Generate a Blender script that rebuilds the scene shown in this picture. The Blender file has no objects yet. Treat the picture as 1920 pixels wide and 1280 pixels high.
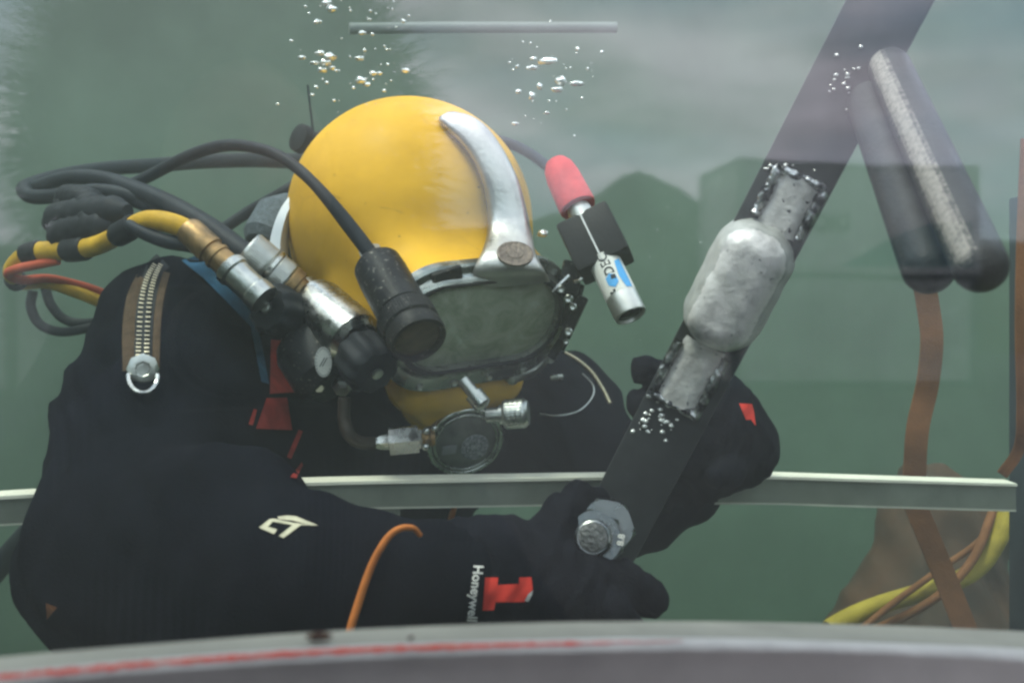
import bpy, bmesh, math, random
import numpy as np
from mathutils import Vector, Matrix, noise
from mathutils.bvhtree import BVHTree

rnd = random.Random(7)
R = math.radians
SC = bpy.context.scene
COL = SC.collection

# ------------------------------------------------------------------ camera, sky, sun, exposure
ZC = 1.06                     # camera height above the quay
FPX = 1868.0                  # focal length in pixels of the 1920 px wide photograph
cam_d = bpy.data.cameras.new('camera')
cam = bpy.data.objects.new('camera', cam_d)
COL.objects.link(cam)
cam.location = (0, 0, ZC)
cam.rotation_euler = (R(90), 0, 0)
cam_d.sensor_width = 36
cam_d.lens = FPX / 1920 * 36
cam_d.clip_start = 0.01
cam_d.clip_end = 3000
cam_d.dof.use_dof = True
cam_d.dof.focus_distance = 0.98
cam_d.dof.aperture_fstop = 8.0
SC.camera = cam

SUN_EL, SUN_AZ = R(66), R(242)     # azimuth measured clockwise from +Y (the viewing direction)
world = bpy.data.worlds.new('World')
SC.world = world
world.use_nodes = True
wn, wl = world.node_tree.nodes, world.node_tree.links
wn.clear()
w_out = wn.new('ShaderNodeOutputWorld')
w_bg = wn.new('ShaderNodeBackground')
w_sky = wn.new('ShaderNodeTexSky')
w_sky.sky_type = 'NISHITA'
w_sky.sun_disc = False
w_sky.sun_elevation = SUN_EL
w_sky.sun_rotation = SUN_AZ
w_tc = wn.new('ShaderNodeTexCoord')
w_map = wn.new('ShaderNodeMapping')
w_map.inputs['Scale'].default_value = (1.0, 1.0, 3.2)
w_noise = wn.new('ShaderNodeTexNoise')
w_noise.inputs['Scale'].default_value = 2.6
w_noise.inputs['Detail'].default_value = 7
w_noise.inputs['Roughness'].default_value = 0.55
w_ramp = wn.new('ShaderNodeValToRGB')
w_ramp.color_ramp.elements[0].position = 0.36
w_ramp.color_ramp.elements[1].position = 0.60
w_noise2 = wn.new('ShaderNodeTexNoise')
w_noise2.inputs['Scale'].default_value = 5.0
w_noise2.inputs['Detail'].default_value = 6
w_cc = wn.new('ShaderNodeValToRGB')
w_cc.color_ramp.elements[0].color = (3.6, 3.55, 4.1, 1)
w_cc.color_ramp.elements[1].color = (8.4, 7.8, 9.1, 1)
w_cc.color_ramp.elements[0].position = 0.38
w_cc.color_ramp.elements[1].position = 0.64
w_mix = wn.new('ShaderNodeMix')
w_mix.data_type = 'RGBA'
wl.new(w_tc.outputs['Generated'], w_map.inputs['Vector'])
wl.new(w_map.outputs['Vector'], w_noise.inputs['Vector'])
wl.new(w_map.outputs['Vector'], w_noise2.inputs['Vector'])
wl.new(w_noise.outputs['Fac'], w_ramp.inputs['Fac'])
wl.new(w_noise2.outputs['Fac'], w_cc.inputs['Fac'])
wl.new(w_ramp.outputs['Color'], w_mix.inputs['Factor'])
wl.new(w_sky.outputs['Color'], w_mix.inputs[6])
wl.new(w_cc.outputs['Color'], w_mix.inputs[7])
wl.new(w_mix.outputs[2], w_bg.inputs['Color'])
wl.new(w_bg.outputs['Background'], w_out.inputs['Surface'])
w_bg.inputs['Strength'].default_value = 0.10

sun_d = bpy.data.lights.new('sun', 'SUN')
sun_d.energy = 0.5
sun_d.angle = R(12)
sun_d.color = (1.0, 0.95, 0.87)
sun = bpy.data.objects.new('sun', sun_d)
COL.objects.link(sun)
sdir = Vector((math.sin(SUN_AZ) * math.cos(SUN_EL), math.cos(SUN_AZ) * math.cos(SUN_EL), math.sin(SUN_EL)))
sun.rotation_euler = (-sdir).to_track_quat('-Z', 'Y').to_euler()
sun.location = sdir * 30

SC.view_settings.view_transform = 'Standard'
SC.view_settings.look = 'None'
SC.view_settings.gamma = 1
SC.view_settings.exposure = 2.38
SC.view_settings.use_curve_mapping = False
SC.render.engine = 'CYCLES'
SC.cycles.use_denoising = True
SC.cycles.pixel_filter_type = 'BLACKMAN_HARRIS'
SC.cycles.filter_width = 2.6
SC.cycles.max_bounces = 10
SC.cycles.transparent_max_bounces = 16
SC.cycles.volume_bounces = 2
SC.cycles.caustics_reflective = False
SC.cycles.caustics_refractive = False
SC.cycles.sample_clamp_indirect = 6.0

# ------------------------------------------------------------------ geometry helpers
def P(px, py, d):
    """a photograph pixel at a depth (metres along the viewing axis) as a point of the world"""
    return Vector(((px - 960) / FPX * d, d, ZC - (py - 640) / FPX * d))

def ray(px, py):
    return Vector(((px - 960) / FPX, 1, -(py - 640) / FPX)).normalized()

CAMP = Vector((0, 0, ZC))
TN = Vector((-0.264, 0.9646, 0)).normalized()      # into the tank, square to the window
TU = Vector((0.9646, 0.264, 0)).normalized()       # along the window
TD = 0.32                                          # window distance

def T(u, n, z):
    """tank coordinates (along the window, into the tank, height) to world"""
    return TU * u + TN * (TD + n) + Vector((0, 0, z))

def pane_d(px):
    return TD / (TN.y + TN.x * (px - 960) / FPX)

def mirror(v):
    v = Vector(v)
    return v - 2 * (v.dot(TN) - TD) * TN

class MB:
    def __init__(s):
        s.v, s.f, s.m = [], [], []
    def add(s, vs, fs, mi=0):
        o = len(s.v)
        s.v.extend(Vector(x) for x in vs)
        s.f.extend(tuple(i + o for i in f) for f in fs)
        s.m.extend([mi] * len(fs))
        return s

def frame_of(ax):
    ax = Vector(ax).normalized()
    t = Vector((0, 0, 1)) if abs(ax.z) < 0.9 else Vector((1, 0, 0))
    x = t.cross(ax).normalized()
    return x, ax.cross(x), ax

def catmull(pts, n=8):
    """pts: tuples of any length, returns a dense smooth list of numpy rows"""
    p = np.array(pts, float)
    p = np.vstack([2 * p[0] - p[1], p, 2 * p[-1] - p[-2]])
    out = []
    for i in range(1, len(p) - 2):
        for k in range(n):
            t = k / n
            a, b, c, d = p[i - 1], p[i], p[i + 1], p[i + 2]
            out.append(0.5 * ((2 * b) + (-a + c) * t + (2 * a - 5 * b + 4 * c - d) * t * t + (-a + 3 * b - 3 * c + d) * t ** 3))
    out.append(p[-2])
    return out

def tube(mb, pts, rad, n=12, mi=0, caps=True):
    """pts: world points; rad: number or list"""
    pts = [Vector(q) for q in pts]
    N = len(pts)
    rad = [rad] * N if isinstance(rad, (int, float)) else list(rad)
    x = None
    vs, fs = [], []
    for i in range(N):
        t = (pts[min(i + 1, N - 1)] - pts[max(i - 1, 0)]).normalized()
        if x is None:
            x = frame_of(t)[0]
        else:
            x = (x - t * x.dot(t)).normalized()
        y = t.cross(x)
        for k in range(n):
            a = 2 * math.pi * k / n
            vs.append(pts[i] + (x * math.cos(a) + y * math.sin(a)) * rad[i])
    for i in range(N - 1):
        for k in range(n):
            a, b = i * n + k, i * n + (k + 1) % n
            fs.append((a, b, b + n, a + n))
    if caps:
        fs.append(tuple(reversed(range(n))))
        fs.append(tuple(range((N - 1) * n, N * n)))
    return mb.add(vs, fs, mi)

def hose_pts(ctrl, n=7):
    """ctrl: (px, py, d)"""
    return [P(*q) for q in catmull(ctrl, n)]

def lathe(mb, p0, p1, prof, n=32, mi=0, knurl=None):
    """profile (t metres along p0->p1, radius); knurl: (t0, t1, depth, count)"""
    p0, p1 = Vector(p0), Vector(p1)
    x, y, z = frame_of(p1 - p0)
    vs, fs = [], []
    for (t, r) in prof:
        for k in range(n):
            a = 2 * math.pi * k / n
            rr = r
            vs.append(p0 + z * t + (x * math.cos(a) + y * math.sin(a)) * rr)
    for i in range(len(prof) - 1):
        for k in range(n):
            a, b = i * n + k, i * n + (k + 1) % n
            fs.append((a, b, b + n, a + n))
    fs.append(tuple(reversed(range(n))))
    fs.append(tuple(range((len(prof) - 1) * n, len(prof) * n)))
    return mb.add(vs, fs, mi)

def knurled(mb, p0, p1, t0, t1, r, depth=0.0007, count=44, rows=14, mi=0):
    p0, p1 = Vector(p0), Vector(p1)
    x, y, z = frame_of(p1 - p0)
    n = count * 2
    vs, fs = [], []
    for i in range(rows + 1):
        for k in range(n):
            a = 2 * math.pi * (k + (i % 2)) / n
            bump = depth if (k % 2 == 0 and 0 < i < rows) else 0
            edge = 0.0012 if i in (0, rows) else 0
            vs.append(p0 + z * (t0 + (t1 - t0) * i / rows) + (x * math.cos(a) + y * math.sin(a)) * (r + bump - edge))
    for i in range(rows):
        for k in range(n):
            a, b = i * n + k, i * n + (k + 1) % n
            fs.append((a, b, b + n, a + n))
    fs.append(tuple(reversed(range(n))))
    fs.append(tuple(range(rows * n, (rows + 1) * n)))
    return mb.add(vs, fs, mi)

def box(mb, c, ax, ay, az, sx, sy, sz, bev=0.0, mi=0):
    """oriented box, full sizes, bevelled"""
    bm = bmesh.new()
    bmesh.ops.create_cube(bm, size=1)
    for v in bm.verts:
        v.co = Vector((v.co.x * sx, v.co.y * sy, v.co.z * sz))
    if bev > 0:
        bmesh.ops.bevel(bm, geom=bm.edges[:], offset=bev, segments=2, affect='EDGES', profile=0.6)
    bm.verts.index_update()
    ax, ay, az, c = Vector(ax), Vector(ay), Vector(az), Vector(c)
    vs = [c + ax * v.co.x + ay * v.co.y + az * v.co.z for v in bm.verts]
    fs = [tuple(v.index for v in f.verts) for f in bm.faces]
    bm.free()
    return mb.add(vs, fs, mi)

def ball(mb, c, r, sub=2, sx=(1, 1, 1), mi=0, jit=0.0):
    bm = bmesh.new()
    bmesh.ops.create_icosphere(bm, subdivisions=sub, radius=1)
    bm.verts.index_update()
    c = Vector(c)
    vs = [c + Vector((v.co.x * sx[0], v.co.y * sx[1], v.co.z * sx[2])) * r * (1 + jit * noise.noise(v.co * 2 + c * 60)) for v in bm.verts]
    fs = [tuple(v.index for v in f.verts) for f in bm.faces]
    bm.free()
    return mb.add(vs, fs, mi)

def grid_mesh(mb, rows, mi=0, closed=False):
    """rows: list of lists of points -> quads"""
    m = len(rows[0])
    vs = [q for r in rows for q in r]
    fs = []
    for i in range(len(rows) - 1):
        for k in range(m if closed else m - 1):
            a, b = i * m + k, i * m + (k + 1) % m
            fs.append((a, b, b + m, a + m))
    return mb.add(vs, fs, mi)

# ---- signed distance shapes -> one continuous mesh (surface nets)
def sd_cone(X, a, b, ra, rb):
    a, b = np.array(a, np.float32), np.array(b, np.float32)
    ba = b - a
    L = max(float((ba * ba).sum()), 1e-9)
    pa = X - a
    h = np.clip((pa @ ba) / L, 0, 1)
    q = pa - h[..., None] * ba
    return np.sqrt((q * q).sum(-1)) - (ra + (rb - ra) * h)

def smin(a, b, k):
    h = np.clip(0.5 + 0.5 * (b - a) / k, 0, 1)
    return b + (a - b) * h - k * h * (1 - h)

def smax(a, b, k):
    return -smin(-a, -b, k)

def surface_nets(fn, lo, hi, step):
    lo, hi = np.array(lo, float), np.array(hi, float)
    n = np.maximum(np.ceil((hi - lo) / step).astype(int) + 1, 3)
    ax = [lo[i] + np.arange(n[i]) * step for i in range(3)]
    G = np.stack(np.meshgrid(*ax, indexing='ij'), -1).astype(np.float32)
    V = fn(G)
    S = V < 0
    off = [(i, j, k) for i in (0, 1) for j in (0, 1) for k in (0, 1)]
    def cut(A, o):
        return A[o[0]:n[0] - 1 + o[0], o[1]:n[1] - 1 + o[1], o[2]:n[2] - 1 + o[2]]
    acc = np.zeros(tuple(n - 1) + (3,), np.float32)
    cnt = np.zeros(tuple(n - 1), np.float32)
    for o in off:
        for d in range(3):
            if o[d] == 0:
                o2 = list(o); o2[d] = 1
                a, b = cut(V, o), cut(V, o2)
                m = cut(S, o) != cut(S, o2)
                t = np.where(m, a / np.where(np.abs(a - b) < 1e-12, 1, a - b), 0)
                for e in range(3):
                    acc[..., e] += np.where(m, o[e] + (t if e == d else 0), 0)
                cnt += m
    act = cnt > 0
    idx = -np.ones(act.shape, int)
    idx[act] = np.arange(act.sum())
    ijk = np.argwhere(act)
    pos = lo + (ijk + acc[act] / cnt[act][:, None]) * step
    faces = []
    for d in range(3):
        e, f = (d + 1) % 3, (d + 2) % 3
        sl0 = [slice(None)] * 3; sl1 = [slice(None)] * 3
        sl0[d] = slice(0, n[d] - 1); sl1[d] = slice(1, n[d])
        a, b = S[tuple(sl0)], S[tuple(sl1)]
        ch = np.argwhere(a != b)
        ch = ch[(ch[:, e] > 0) & (ch[:, f] > 0) & (ch[:, e] < n[e] - 1) & (ch[:, f] < n[f] - 1)]
        if len(ch) == 0:
            continue
        inside = a[tuple(ch.T)]
        q = []
        for (de, df) in ((-1, -1), (0, -1), (0, 0), (-1, 0)):
            c = ch.copy(); c[:, e] += de; c[:, f] += df
            q.append(idx[tuple(c.T)])
        q = np.stack(q, 1)
        q[~inside] = q[~inside][:, ::-1]
        faces.append(q)
    faces = np.vstack(faces)
    faces = faces[(faces >= 0).all(1)]
    return pos, faces

# ------------------------------------------------------------------ object helpers
def wloc(o):
    l = Vector((0, 0, 0))
    while o is not None:
        l += o.location
        o = o.parent
    return l

BVH = {}

def obj(name, mb, mats, parent=None, base=None, smooth=35, bvh=None):
    """one mesh object out of world-space geometry; parts hang under their thing"""
    me = bpy.data.meshes.new(name)
    org = wloc(parent) if parent is not None else (Vector(base) if base is not None else Vector((0, 0, 0)))
    if isinstance(mb, MB):
        V, F = mb.v, mb.f
    else:
        V, F = mb
    me.from_pydata([tuple(Vector(v) - org) for v in V], [], [tuple(int(i) for i in f) for f in F])
    mats = mats if isinstance(mats, (list, tuple)) else [mats]
    for m in mats:
        me.materials.append(m)
    if isinstance(mb, MB) and len(mats) > 1:
        me.polygons.foreach_set('material_index', mb.m)
    me.validate()
    if smooth:
        me.shade_smooth()
        if smooth < 180:
            me.set_sharp_from_angle(angle=R(smooth))
    me.update()
    o = bpy.data.objects.new(name, me)
    COL.objects.link(o)
    if parent is not None:
        o.parent = parent
    else:
        o.location = org
    if bvh:
        BVH[bvh] = BVHTree.FromPolygons([tuple(v) for v in V], [tuple(int(i) for i in f) for f in F])
    return o

def tag(o, label=None, cat=None, group=None, kind=None):
    if label: o['label'] = label
    if cat: o['category'] = cat
    if group: o['group'] = group
    if kind: o['kind'] = kind
    return o

def thing(name, base, label, cat, group=None):
    o = bpy.data.objects.new(name, None)
    o.empty_display_size = 0.05
    COL.objects.link(o)
    o.location = base
    return tag(o, label, cat, group)

def hit(names, px, py):
    d = ray(px, py)
    best = None
    for nm in names:
        h = BVH[nm].ray_cast(CAMP, d)
        if h[0] is not None and (best is None or h[3] < best[1]):
            best = (h[0], h[3], h[1])
    return best

def on(names, px, py, off=0.001, dflt=1.1):
    """the point of the named surfaces that shows at a pixel, raised by OFF towards the viewer"""
    h = hit(names, px, py)
    if h is None:
        return P(px, py, dflt)
    return h[0] - ray(px, py) * off

def decal(name, polys, names, mat, parent, off=0.0008, step=6, thick=0.0006, dflt=1.1):
    """flat print or webbing laid onto surfaces: pixel polygons, cut into a fine grid, each point on the surface below"""
    mb = MB()
    for poly in polys:
        bm = bmesh.new()
        vs = [bm.verts.new((q[0], q[1], 0)) for q in poly]
        bm.faces.new(vs)
        xs = [q[0] for q in poly]; ys = [q[1] for q in poly]
        for axis, (a, b) in enumerate(((min(xs), max(xs)), (min(ys), max(ys)))):
            k = int((b - a) / step)
            for i in range(1, k + 1):
                c = a + (b - a) * i / (k + 1)
                co = Vector((c, 0, 0)) if axis == 0 else Vector((0, c, 0))
                no = Vector((1, 0, 0)) if axis == 0 else Vector((0, 1, 0))
                bmesh.ops.bisect_plane(bm, geom=bm.verts[:] + bm.edges[:] + bm.faces[:], plane_co=co, plane_no=no)
        bm.verts.index_update()
        top = [on(names, v.co.x, v.co.y, off + thick, dflt) for v in bm.verts]
        fs = [tuple(v.index for v in f.verts) for f in bm.faces]
        # orient towards the camera
        mb.add(top, fs)
        if thick > 0.001:
            bot = [on(names, v.co.x, v.co.y, off - 0.003, dflt) for v in bm.verts]
            n = len(bm.verts)
            be = [e for e in bm.edges if len(e.link_faces) == 1]
            mb.add(top + bot, [(e.verts[0].index, e.verts[1].index, e.verts[1].index + n, e.verts[0].index + n) for e in be])
        bm.free()
    return obj(name, mb, mat, parent, smooth=40)

def text_polys(s, size, bold=0.0, xscale=1.0):
    """triangles of a word: list of 2-d triangles, baseline left at 0,0, y up"""
    cu = bpy.data.curves.new('lettering', 'FONT')
    cu.body = s
    cu.size = size
    cu.offset = bold
    cu.resolution_u = 3
    o = bpy.data.objects.new('lettering', cu)
    COL.objects.link(o)
    dg = bpy.context.evaluated_depsgraph_get()
    me = o.evaluated_get(dg).to_mesh()
    V = [(v.co.x * xscale, v.co.y) for v in me.vertices]
    F = [tuple(p.vertices) for p in me.polygons]
    o.evaluated_get(dg).to_mesh_clear()
    bpy.data.objects.remove(o)
    bpy.data.curves.remove(cu)
    return V, F

def text_decal(name, s, size, origin, xdir, ydir, names, mat, parent, off=0.0014, bold=0.0, xscale=1.0):
    V, F = text_polys(s, size, bold, xscale)
    mb = MB()
    pts = []
    for (x, y) in V:
        px = origin[0] + xdir[0] * x + ydir[0] * y
        py = origin[1] + xdir[1] * x + ydir[1] * y
        pts.append(on(names, px, py, off))
    mb.add(pts, F)
    return obj(name, mb, mat, parent, smooth=0)

# ------------------------------------------------------------------ materials
MATS = {}
def mat(name, col, rough=0.5, metal=0.0, spec=0.5, var=0.0, vscale=30.0, col2=None, bump=0.0, bscale=80.0, coat=0.0,
        rvar=0.0, sheen=0.0, detail=5, lo=0.35, hi=0.65, speck=None):
    m = bpy.data.materials.new(name)
    m.use_nodes = True
    nt = m.node_tree
    n, l = nt.nodes, nt.links
    b = n['Principled BSDF']
    b.inputs['Base Color'].default_value = (*col, 1)
    b.inputs['Roughness'].default_value = rough
    b.inputs['Metallic'].default_value = metal
    b.inputs['Specular IOR Level'].default_value = spec * (0.22 if metal < 0.3 else 1.0)   # wet surfaces under water hardly gleam
    b.inputs['Coat Weight'].default_value = coat
    b.inputs['Sheen Weight'].default_value = sheen
    tc = n.new('ShaderNodeTexCoord')
    if var or col2 is not None or rvar:
        nz = n.new('ShaderNodeTexNoise')
        nz.inputs['Scale'].default_value = vscale
        nz.inputs['Detail'].default_value = detail
        nz.inputs['Roughness'].default_value = 0.6
        l.new(tc.outputs['Object'], nz.inputs['Vector'])
        rp = n.new('ShaderNodeValToRGB')
        rp.color_ramp.elements[0].position = lo
        rp.color_ramp.elements[1].position = hi
        c2 = col2 if col2 is not None else tuple(c * (1 - var) for c in col)
        rp.color_ramp.elements[0].color = (*c2, 1)
        rp.color_ramp.elements[1].color = (*col, 1)
        l.new(nz.outputs['Fac'], rp.inputs['Fac'])
        last = rp.outputs['Color']
        if speck:
            nz2 = n.new('ShaderNodeTexNoise')
            nz2.inputs['Scale'].default_value = speck[1]
            nz2.inputs['Detail'].default_value = 3
            l.new(tc.outputs['Object'], nz2.inputs['Vector'])
            r2 = n.new('ShaderNodeValToRGB')
            r2.color_ramp.elements[0].position = speck[2]
            r2.color_ramp.elements[1].position = speck[2] + 0.05
            l.new(nz2.outputs['Fac'], r2.inputs['Fac'])
            mx = n.new('ShaderNodeMix'); mx.data_type = 'RGBA'
            l.new(r2.outputs['Color'], mx.inputs['Factor'])
            l.new(last, mx.inputs[6])
            mx.inputs[7].default_value = (*speck[0], 1)
            last = mx.outputs[2]
        l.new(last, b.inputs['Base Color'])
        if rvar:
            mr = n.new('ShaderNodeMapRange')
            mr.inputs['To Min'].default_value = max(0.02, rough - rvar)
            mr.inputs['To Max'].default_value = min(1, rough + rvar)
            mr.inputs['From Min'].default_value = 0.3
            mr.inputs['From Max'].default_value = 0.7
            l.new(nz.outputs['Fac'], mr.inputs['Value'])
            l.new(mr.outputs['Result'], b.inputs['Roughness'])
    if bump:
        nb = n.new('ShaderNodeTexNoise')
        nb.inputs['Scale'].default_value = bscale
        nb.inputs['Detail'].default_value = 4
        l.new(tc.outputs['Object'], nb.inputs['Vector'])
        bp = n.new('ShaderNodeBump')
        bp.inputs['Strength'].default_value = bump
        bp.inputs['Distance'].default_value = 0.004
        l.new(nb.outputs['Fac'], bp.inputs['Height'])
        l.new(bp.outputs['Normal'], b.inputs['Normal'])
    MATS[name] = m
    return m

yellow = mat('helmet_yellow', (0.74, 0.40, 0.032), 0.45, spec=0.35, var=0.22, vscale=9, bump=0.03, bscale=300, rvar=0.1, speck=((0.32, 0.18, 0.03), 150, 0.715))
def scratches(m, col, scale=9.0, thin=0.006, amount=0.56):
    n, l = m.node_tree.nodes, m.node_tree.links
    b = n['Principled BSDF']; src = b.inputs['Base Color'].links[0].from_socket
    tc = n.new('ShaderNodeTexCoord')
    vo = n.new('ShaderNodeTexVoronoi'); vo.feature = 'DISTANCE_TO_EDGE'; vo.inputs['Scale'].default_value = scale
    nz = n.new('ShaderNodeTexNoise'); nz.inputs['Scale'].default_value = 16; nz.inputs['Detail'].default_value = 6
    l.new(tc.outputs['Object'], vo.inputs['Vector']); l.new(tc.outputs['Object'], nz.inputs['Vector'])
    a = n.new('ShaderNodeMath'); a.operation = 'LESS_THAN'; a.inputs[1].default_value = thin; l.new(vo.outputs['Distance'], a.inputs[0])
    g = n.new('ShaderNodeMath'); g.operation = 'GREATER_THAN'; g.inputs[1].default_value = amount; l.new(nz.outputs['Fac'], g.inputs[0])
    mu = n.new('ShaderNodeMath'); mu.operation = 'MULTIPLY'; l.new(a.outputs[0], mu.inputs[0]); l.new(g.outputs[0], mu.inputs[1])
    m2 = n.new('ShaderNodeMath'); m2.operation = 'MULTIPLY'; m2.inputs[1].default_value = 0.45; l.new(mu.outputs[0], m2.inputs[0])
    mx = n.new('ShaderNodeMix'); mx.data_type = 'RGBA'
    l.new(m2.outputs[0], mx.inputs['Factor']); l.new(src, mx.inputs[6]); mx.inputs[7].default_value = (*col, 1)
    l.new(mx.outputs[2], b.inputs['Base Color'])
scratches(yellow, (0.45, 0.26, 0.04))
liner = mat('helmet_liner', (0.05, 0.065, 0.045), 0.8, var=0.4)
chrome = mat('chrome', (0.55, 0.54, 0.50), 0.27, 1.0, var=0.35, vscale=60, rvar=0.12, bump=0.05, bscale=200)
satin = mat('satin_steel', (0.50, 0.50, 0.46), 0.36, 1.0, var=0.3, vscale=40, rvar=0.14, bump=0.12, bscale=140)
handle_m = mat('handle_metal', (0.50, 0.48, 0.44), 0.36, 0.85, var=0.28, vscale=25, rvar=0.12, bump=0.15, bscale=160)
plate_m = mat('grey_plate', (0.26, 0.26, 0.27), 0.5, 0.2, var=0.2, vscale=60)
reg_m = mat('regulator_metal', (0.20, 0.20, 0.175), 0.42, 0.45, var=0.45, vscale=40, rvar=0.1, bump=0.05, bscale=200)
ring_m = mat('port_ring_metal', (0.42, 0.43, 0.38), 0.28, 0.85, var=0.5, vscale=30, rvar=0.15, bump=0.08, bscale=120)
brass = mat('brass', (0.36, 0.22, 0.09), 0.42, 0.8, col2=(0.17, 0.11, 0.05), vscale=60, bump=0.1, bscale=200)
pipe_dk = mat('dark_bronze_pipe', (0.045, 0.032, 0.022), 0.5, 0.3, var=0.4, vscale=60)
bronze = mat('bronze_badge', (0.17, 0.13, 0.10), 0.5, 0.5, var=0.5, vscale=180, bump=0.6, bscale=260)
badge_m = mat('badge_metal', (0.46, 0.46, 0.48), 0.4, 0.3, col2=(0.05, 0.05, 0.065), vscale=420, bump=0.6, bscale=350)
black_rub = mat('black_rubber', (0.022, 0.024, 0.025), 0.55, var=0.4, vscale=50, bump=0.08, bscale=120)
hose_m = mat('hose_rubber', (0.026, 0.030, 0.032), 0.5, col2=(0.016, 0.018, 0.02), vscale=40, bump=0.06, bscale=160)
worn_black = mat('worn_black_anodised', (0.020, 0.021, 0.021), 0.42, 0.2, col2=(0.012, 0.012, 0.012), vscale=40, bump=0.15, bscale=180,
                 speck=((0.13, 0.12, 0.10), 260, 0.635))
suit_m = mat('drysuit_fabric', (0.0060, 0.0070, 0.0098), 0.85, spec=0.08, col2=(0.0040, 0.0046, 0.0066), vscale=18, bump=0.25, bscale=420)
glove_m = mat('glove_fabric', (0.0100, 0.0108, 0.0140), 0.9, spec=0.1, col2=(0.0055, 0.006, 0.008), vscale=40, bump=0.4, bscale=600)
blue_m = mat('blue_webbing', (0.030, 0.10, 0.17), 0.8, var=0.4, vscale=40, bump=0.3, bscale=500)
red_m = mat('red_webbing', (0.30, 0.035, 0.025), 0.8, var=0.4, vscale=40, bump=0.3, bscale=500)
brown_m = mat('zip_tape', (0.085, 0.055, 0.032), 0.85, var=0.4, vscale=60, bump=0.3, bscale=500)
zip_m = mat('zip_brass', (0.62, 0.54, 0.36), 0.4, 0.6, var=0.3, vscale=200)
yel_dim = mat('yellow_hose_dull', (0.42, 0.30, 0.04), 0.6, var=0.35, vscale=30)
yel_hose = mat('yellow_hose', (0.62, 0.36, 0.035), 0.55, var=0.35, vscale=30, bump=0.06, bscale=100)
red_hose = mat('red_hose', (0.55, 0.10, 0.045), 0.55, var=0.35, vscale=30)
orange_cord = mat('orange_cord', (0.62, 0.20, 0.045), 0.6, var=0.3, vscale=60, bump=0.1, bscale=300)
orange_web = mat('orange_webbing', (0.22, 0.088, 0.034), 0.8, var=0.3, vscale=30, bump=0.3, bscale=400)
orange_bag = mat('orange_bag_cloth', (0.088, 0.042, 0.024), 0.85, col2=(0.055, 0.036, 0.024), vscale=7, bump=0.3, bscale=40)
bar_m = mat('bar_black_paint', (0.064, 0.069, 0.066), 0.55, var=0.35, vscale=20, bump=0.06, bscale=120, rvar=0.1)
rod_m = mat('rod_metal', (0.055, 0.060, 0.060), 0.5, 0.1, var=0.35, vscale=45, rvar=0.1, bump=0.18, bscale=420)
anode_m = mat('anode_alloy', (0.74, 0.71, 0.66), 0.48, 0.3, col2=(0.30, 0.29, 0.27), vscale=26, bump=0.22, bscale=170, detail=13, lo=0.36, hi=0.54,
              speck=((0.17, 0.17, 0.16), 210, 0.67))
streak_m = mat('rod_highlight_tone', (0.62, 0.58, 0.50), 0.45, 0.3, col2=(0.30, 0.28, 0.25), vscale=90, bump=0.5, bscale=500, lo=0.3, hi=0.6)  # pale tone meant for the painted highlight on the rod, unused
anode_side = mat('anode_cast_skin', (0.44, 0.44, 0.40), 0.55, 0.2, col2=(0.30, 0.31, 0.28), vscale=60, bump=0.12, bscale=250)
strap_m = mat('bare_steel_strap', (0.82, 0.79, 0.73), 0.40, 0.2, col2=(0.60, 0.57, 0.52), vscale=60, bump=0.35, bscale=160, speck=((0.08, 0.08, 0.08), 200, 0.66))
weld_m = mat('weld_bead', (0.62, 0.62, 0.60), 0.24, 0.9, col2=(0.03, 0.03, 0.032), vscale=110, bump=0.6, bscale=200, lo=0.45, hi=0.6)
zinc_m = mat('zinc_plated_bolt', (0.24, 0.245, 0.235), 0.26, 1.0, var=0.25, vscale=30, rvar=0.1, bump=0.1, bscale=250)
zinc_dk = mat('bolt_end', (0.16, 0.16, 0.15), 0.5, 0.8, var=0.5, vscale=160, bump=0.4, bscale=300)
white_print = mat('white_print', (0.78, 0.76, 0.68), 0.7)
cream_print = mat('cream_print', (0.62, 0.57, 0.40), 0.7, var=0.2, vscale=100)
red_print = mat('red_print', (0.72, 0.055, 0.035), 0.7, var=0.15, vscale=60)
dark_print = mat('dark_print', (0.04, 0.045, 0.05), 0.6)
blue_print = mat('blue_print', (0.10, 0.36, 0.66), 0.5)
lbl_white = mat('label_white', (0.72, 0.70, 0.62), 0.45, var=0.1, vscale=60)
red_boot = mat('red_boot_rubber', (0.62, 0.055, 0.05), 0.55, var=0.25, vscale=60, bump=0.2, bscale=150)
alu_m = mat('camera_aluminium', (0.60, 0.58, 0.52), 0.38, 0.9, var=0.15, vscale=60)
lens_m = mat('lens_glass', (0.035, 0.028, 0.022), 0.12, 0.0, spec=0.8, var=0.3, vscale=50)
torch_lens = mat('torch_lens', (0.10, 0.075, 0.05), 0.22, 0.1, spec=0.7, var=0.5, vscale=60)
tank_wall = mat('tank_paint', (0.140, 0.170, 0.124), 0.75, var=0.25, vscale=3.5, bump=0.1, bscale=20)
tank_out = mat('tank_outer_paint', (0.10, 0.095, 0.10), 0.6, var=0.25, vscale=10, bump=0.1, bscale=60)
sill_m = mat('sill_paint', (0.46, 0.45, 0.36), 0.6, col2=(0.34, 0.335, 0.27), vscale=14, bump=0.12, bscale=90, speck=((0.24, 0.11, 0.045), 17, 0.675))
sillw_m = mat('sill_lower_paint', (0.68, 0.63, 0.56), 0.65, col2=(0.56, 0.52, 0.46), vscale=20, bump=0.1, bscale=90, speck=((0.08, 0.07, 0.075), 24, 0.74))
seal_w = mat('white_sealant', (0.74, 0.72, 0.65), 0.55, var=0.2, vscale=40, bump=0.2, bscale=120)
seal_r = mat('red_sealant', (0.66, 0.07, 0.04), 0.6, col2=(0.60, 0.24, 0.16), vscale=120, bump=0.25, bscale=200, lo=0.3, hi=0.5)
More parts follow.
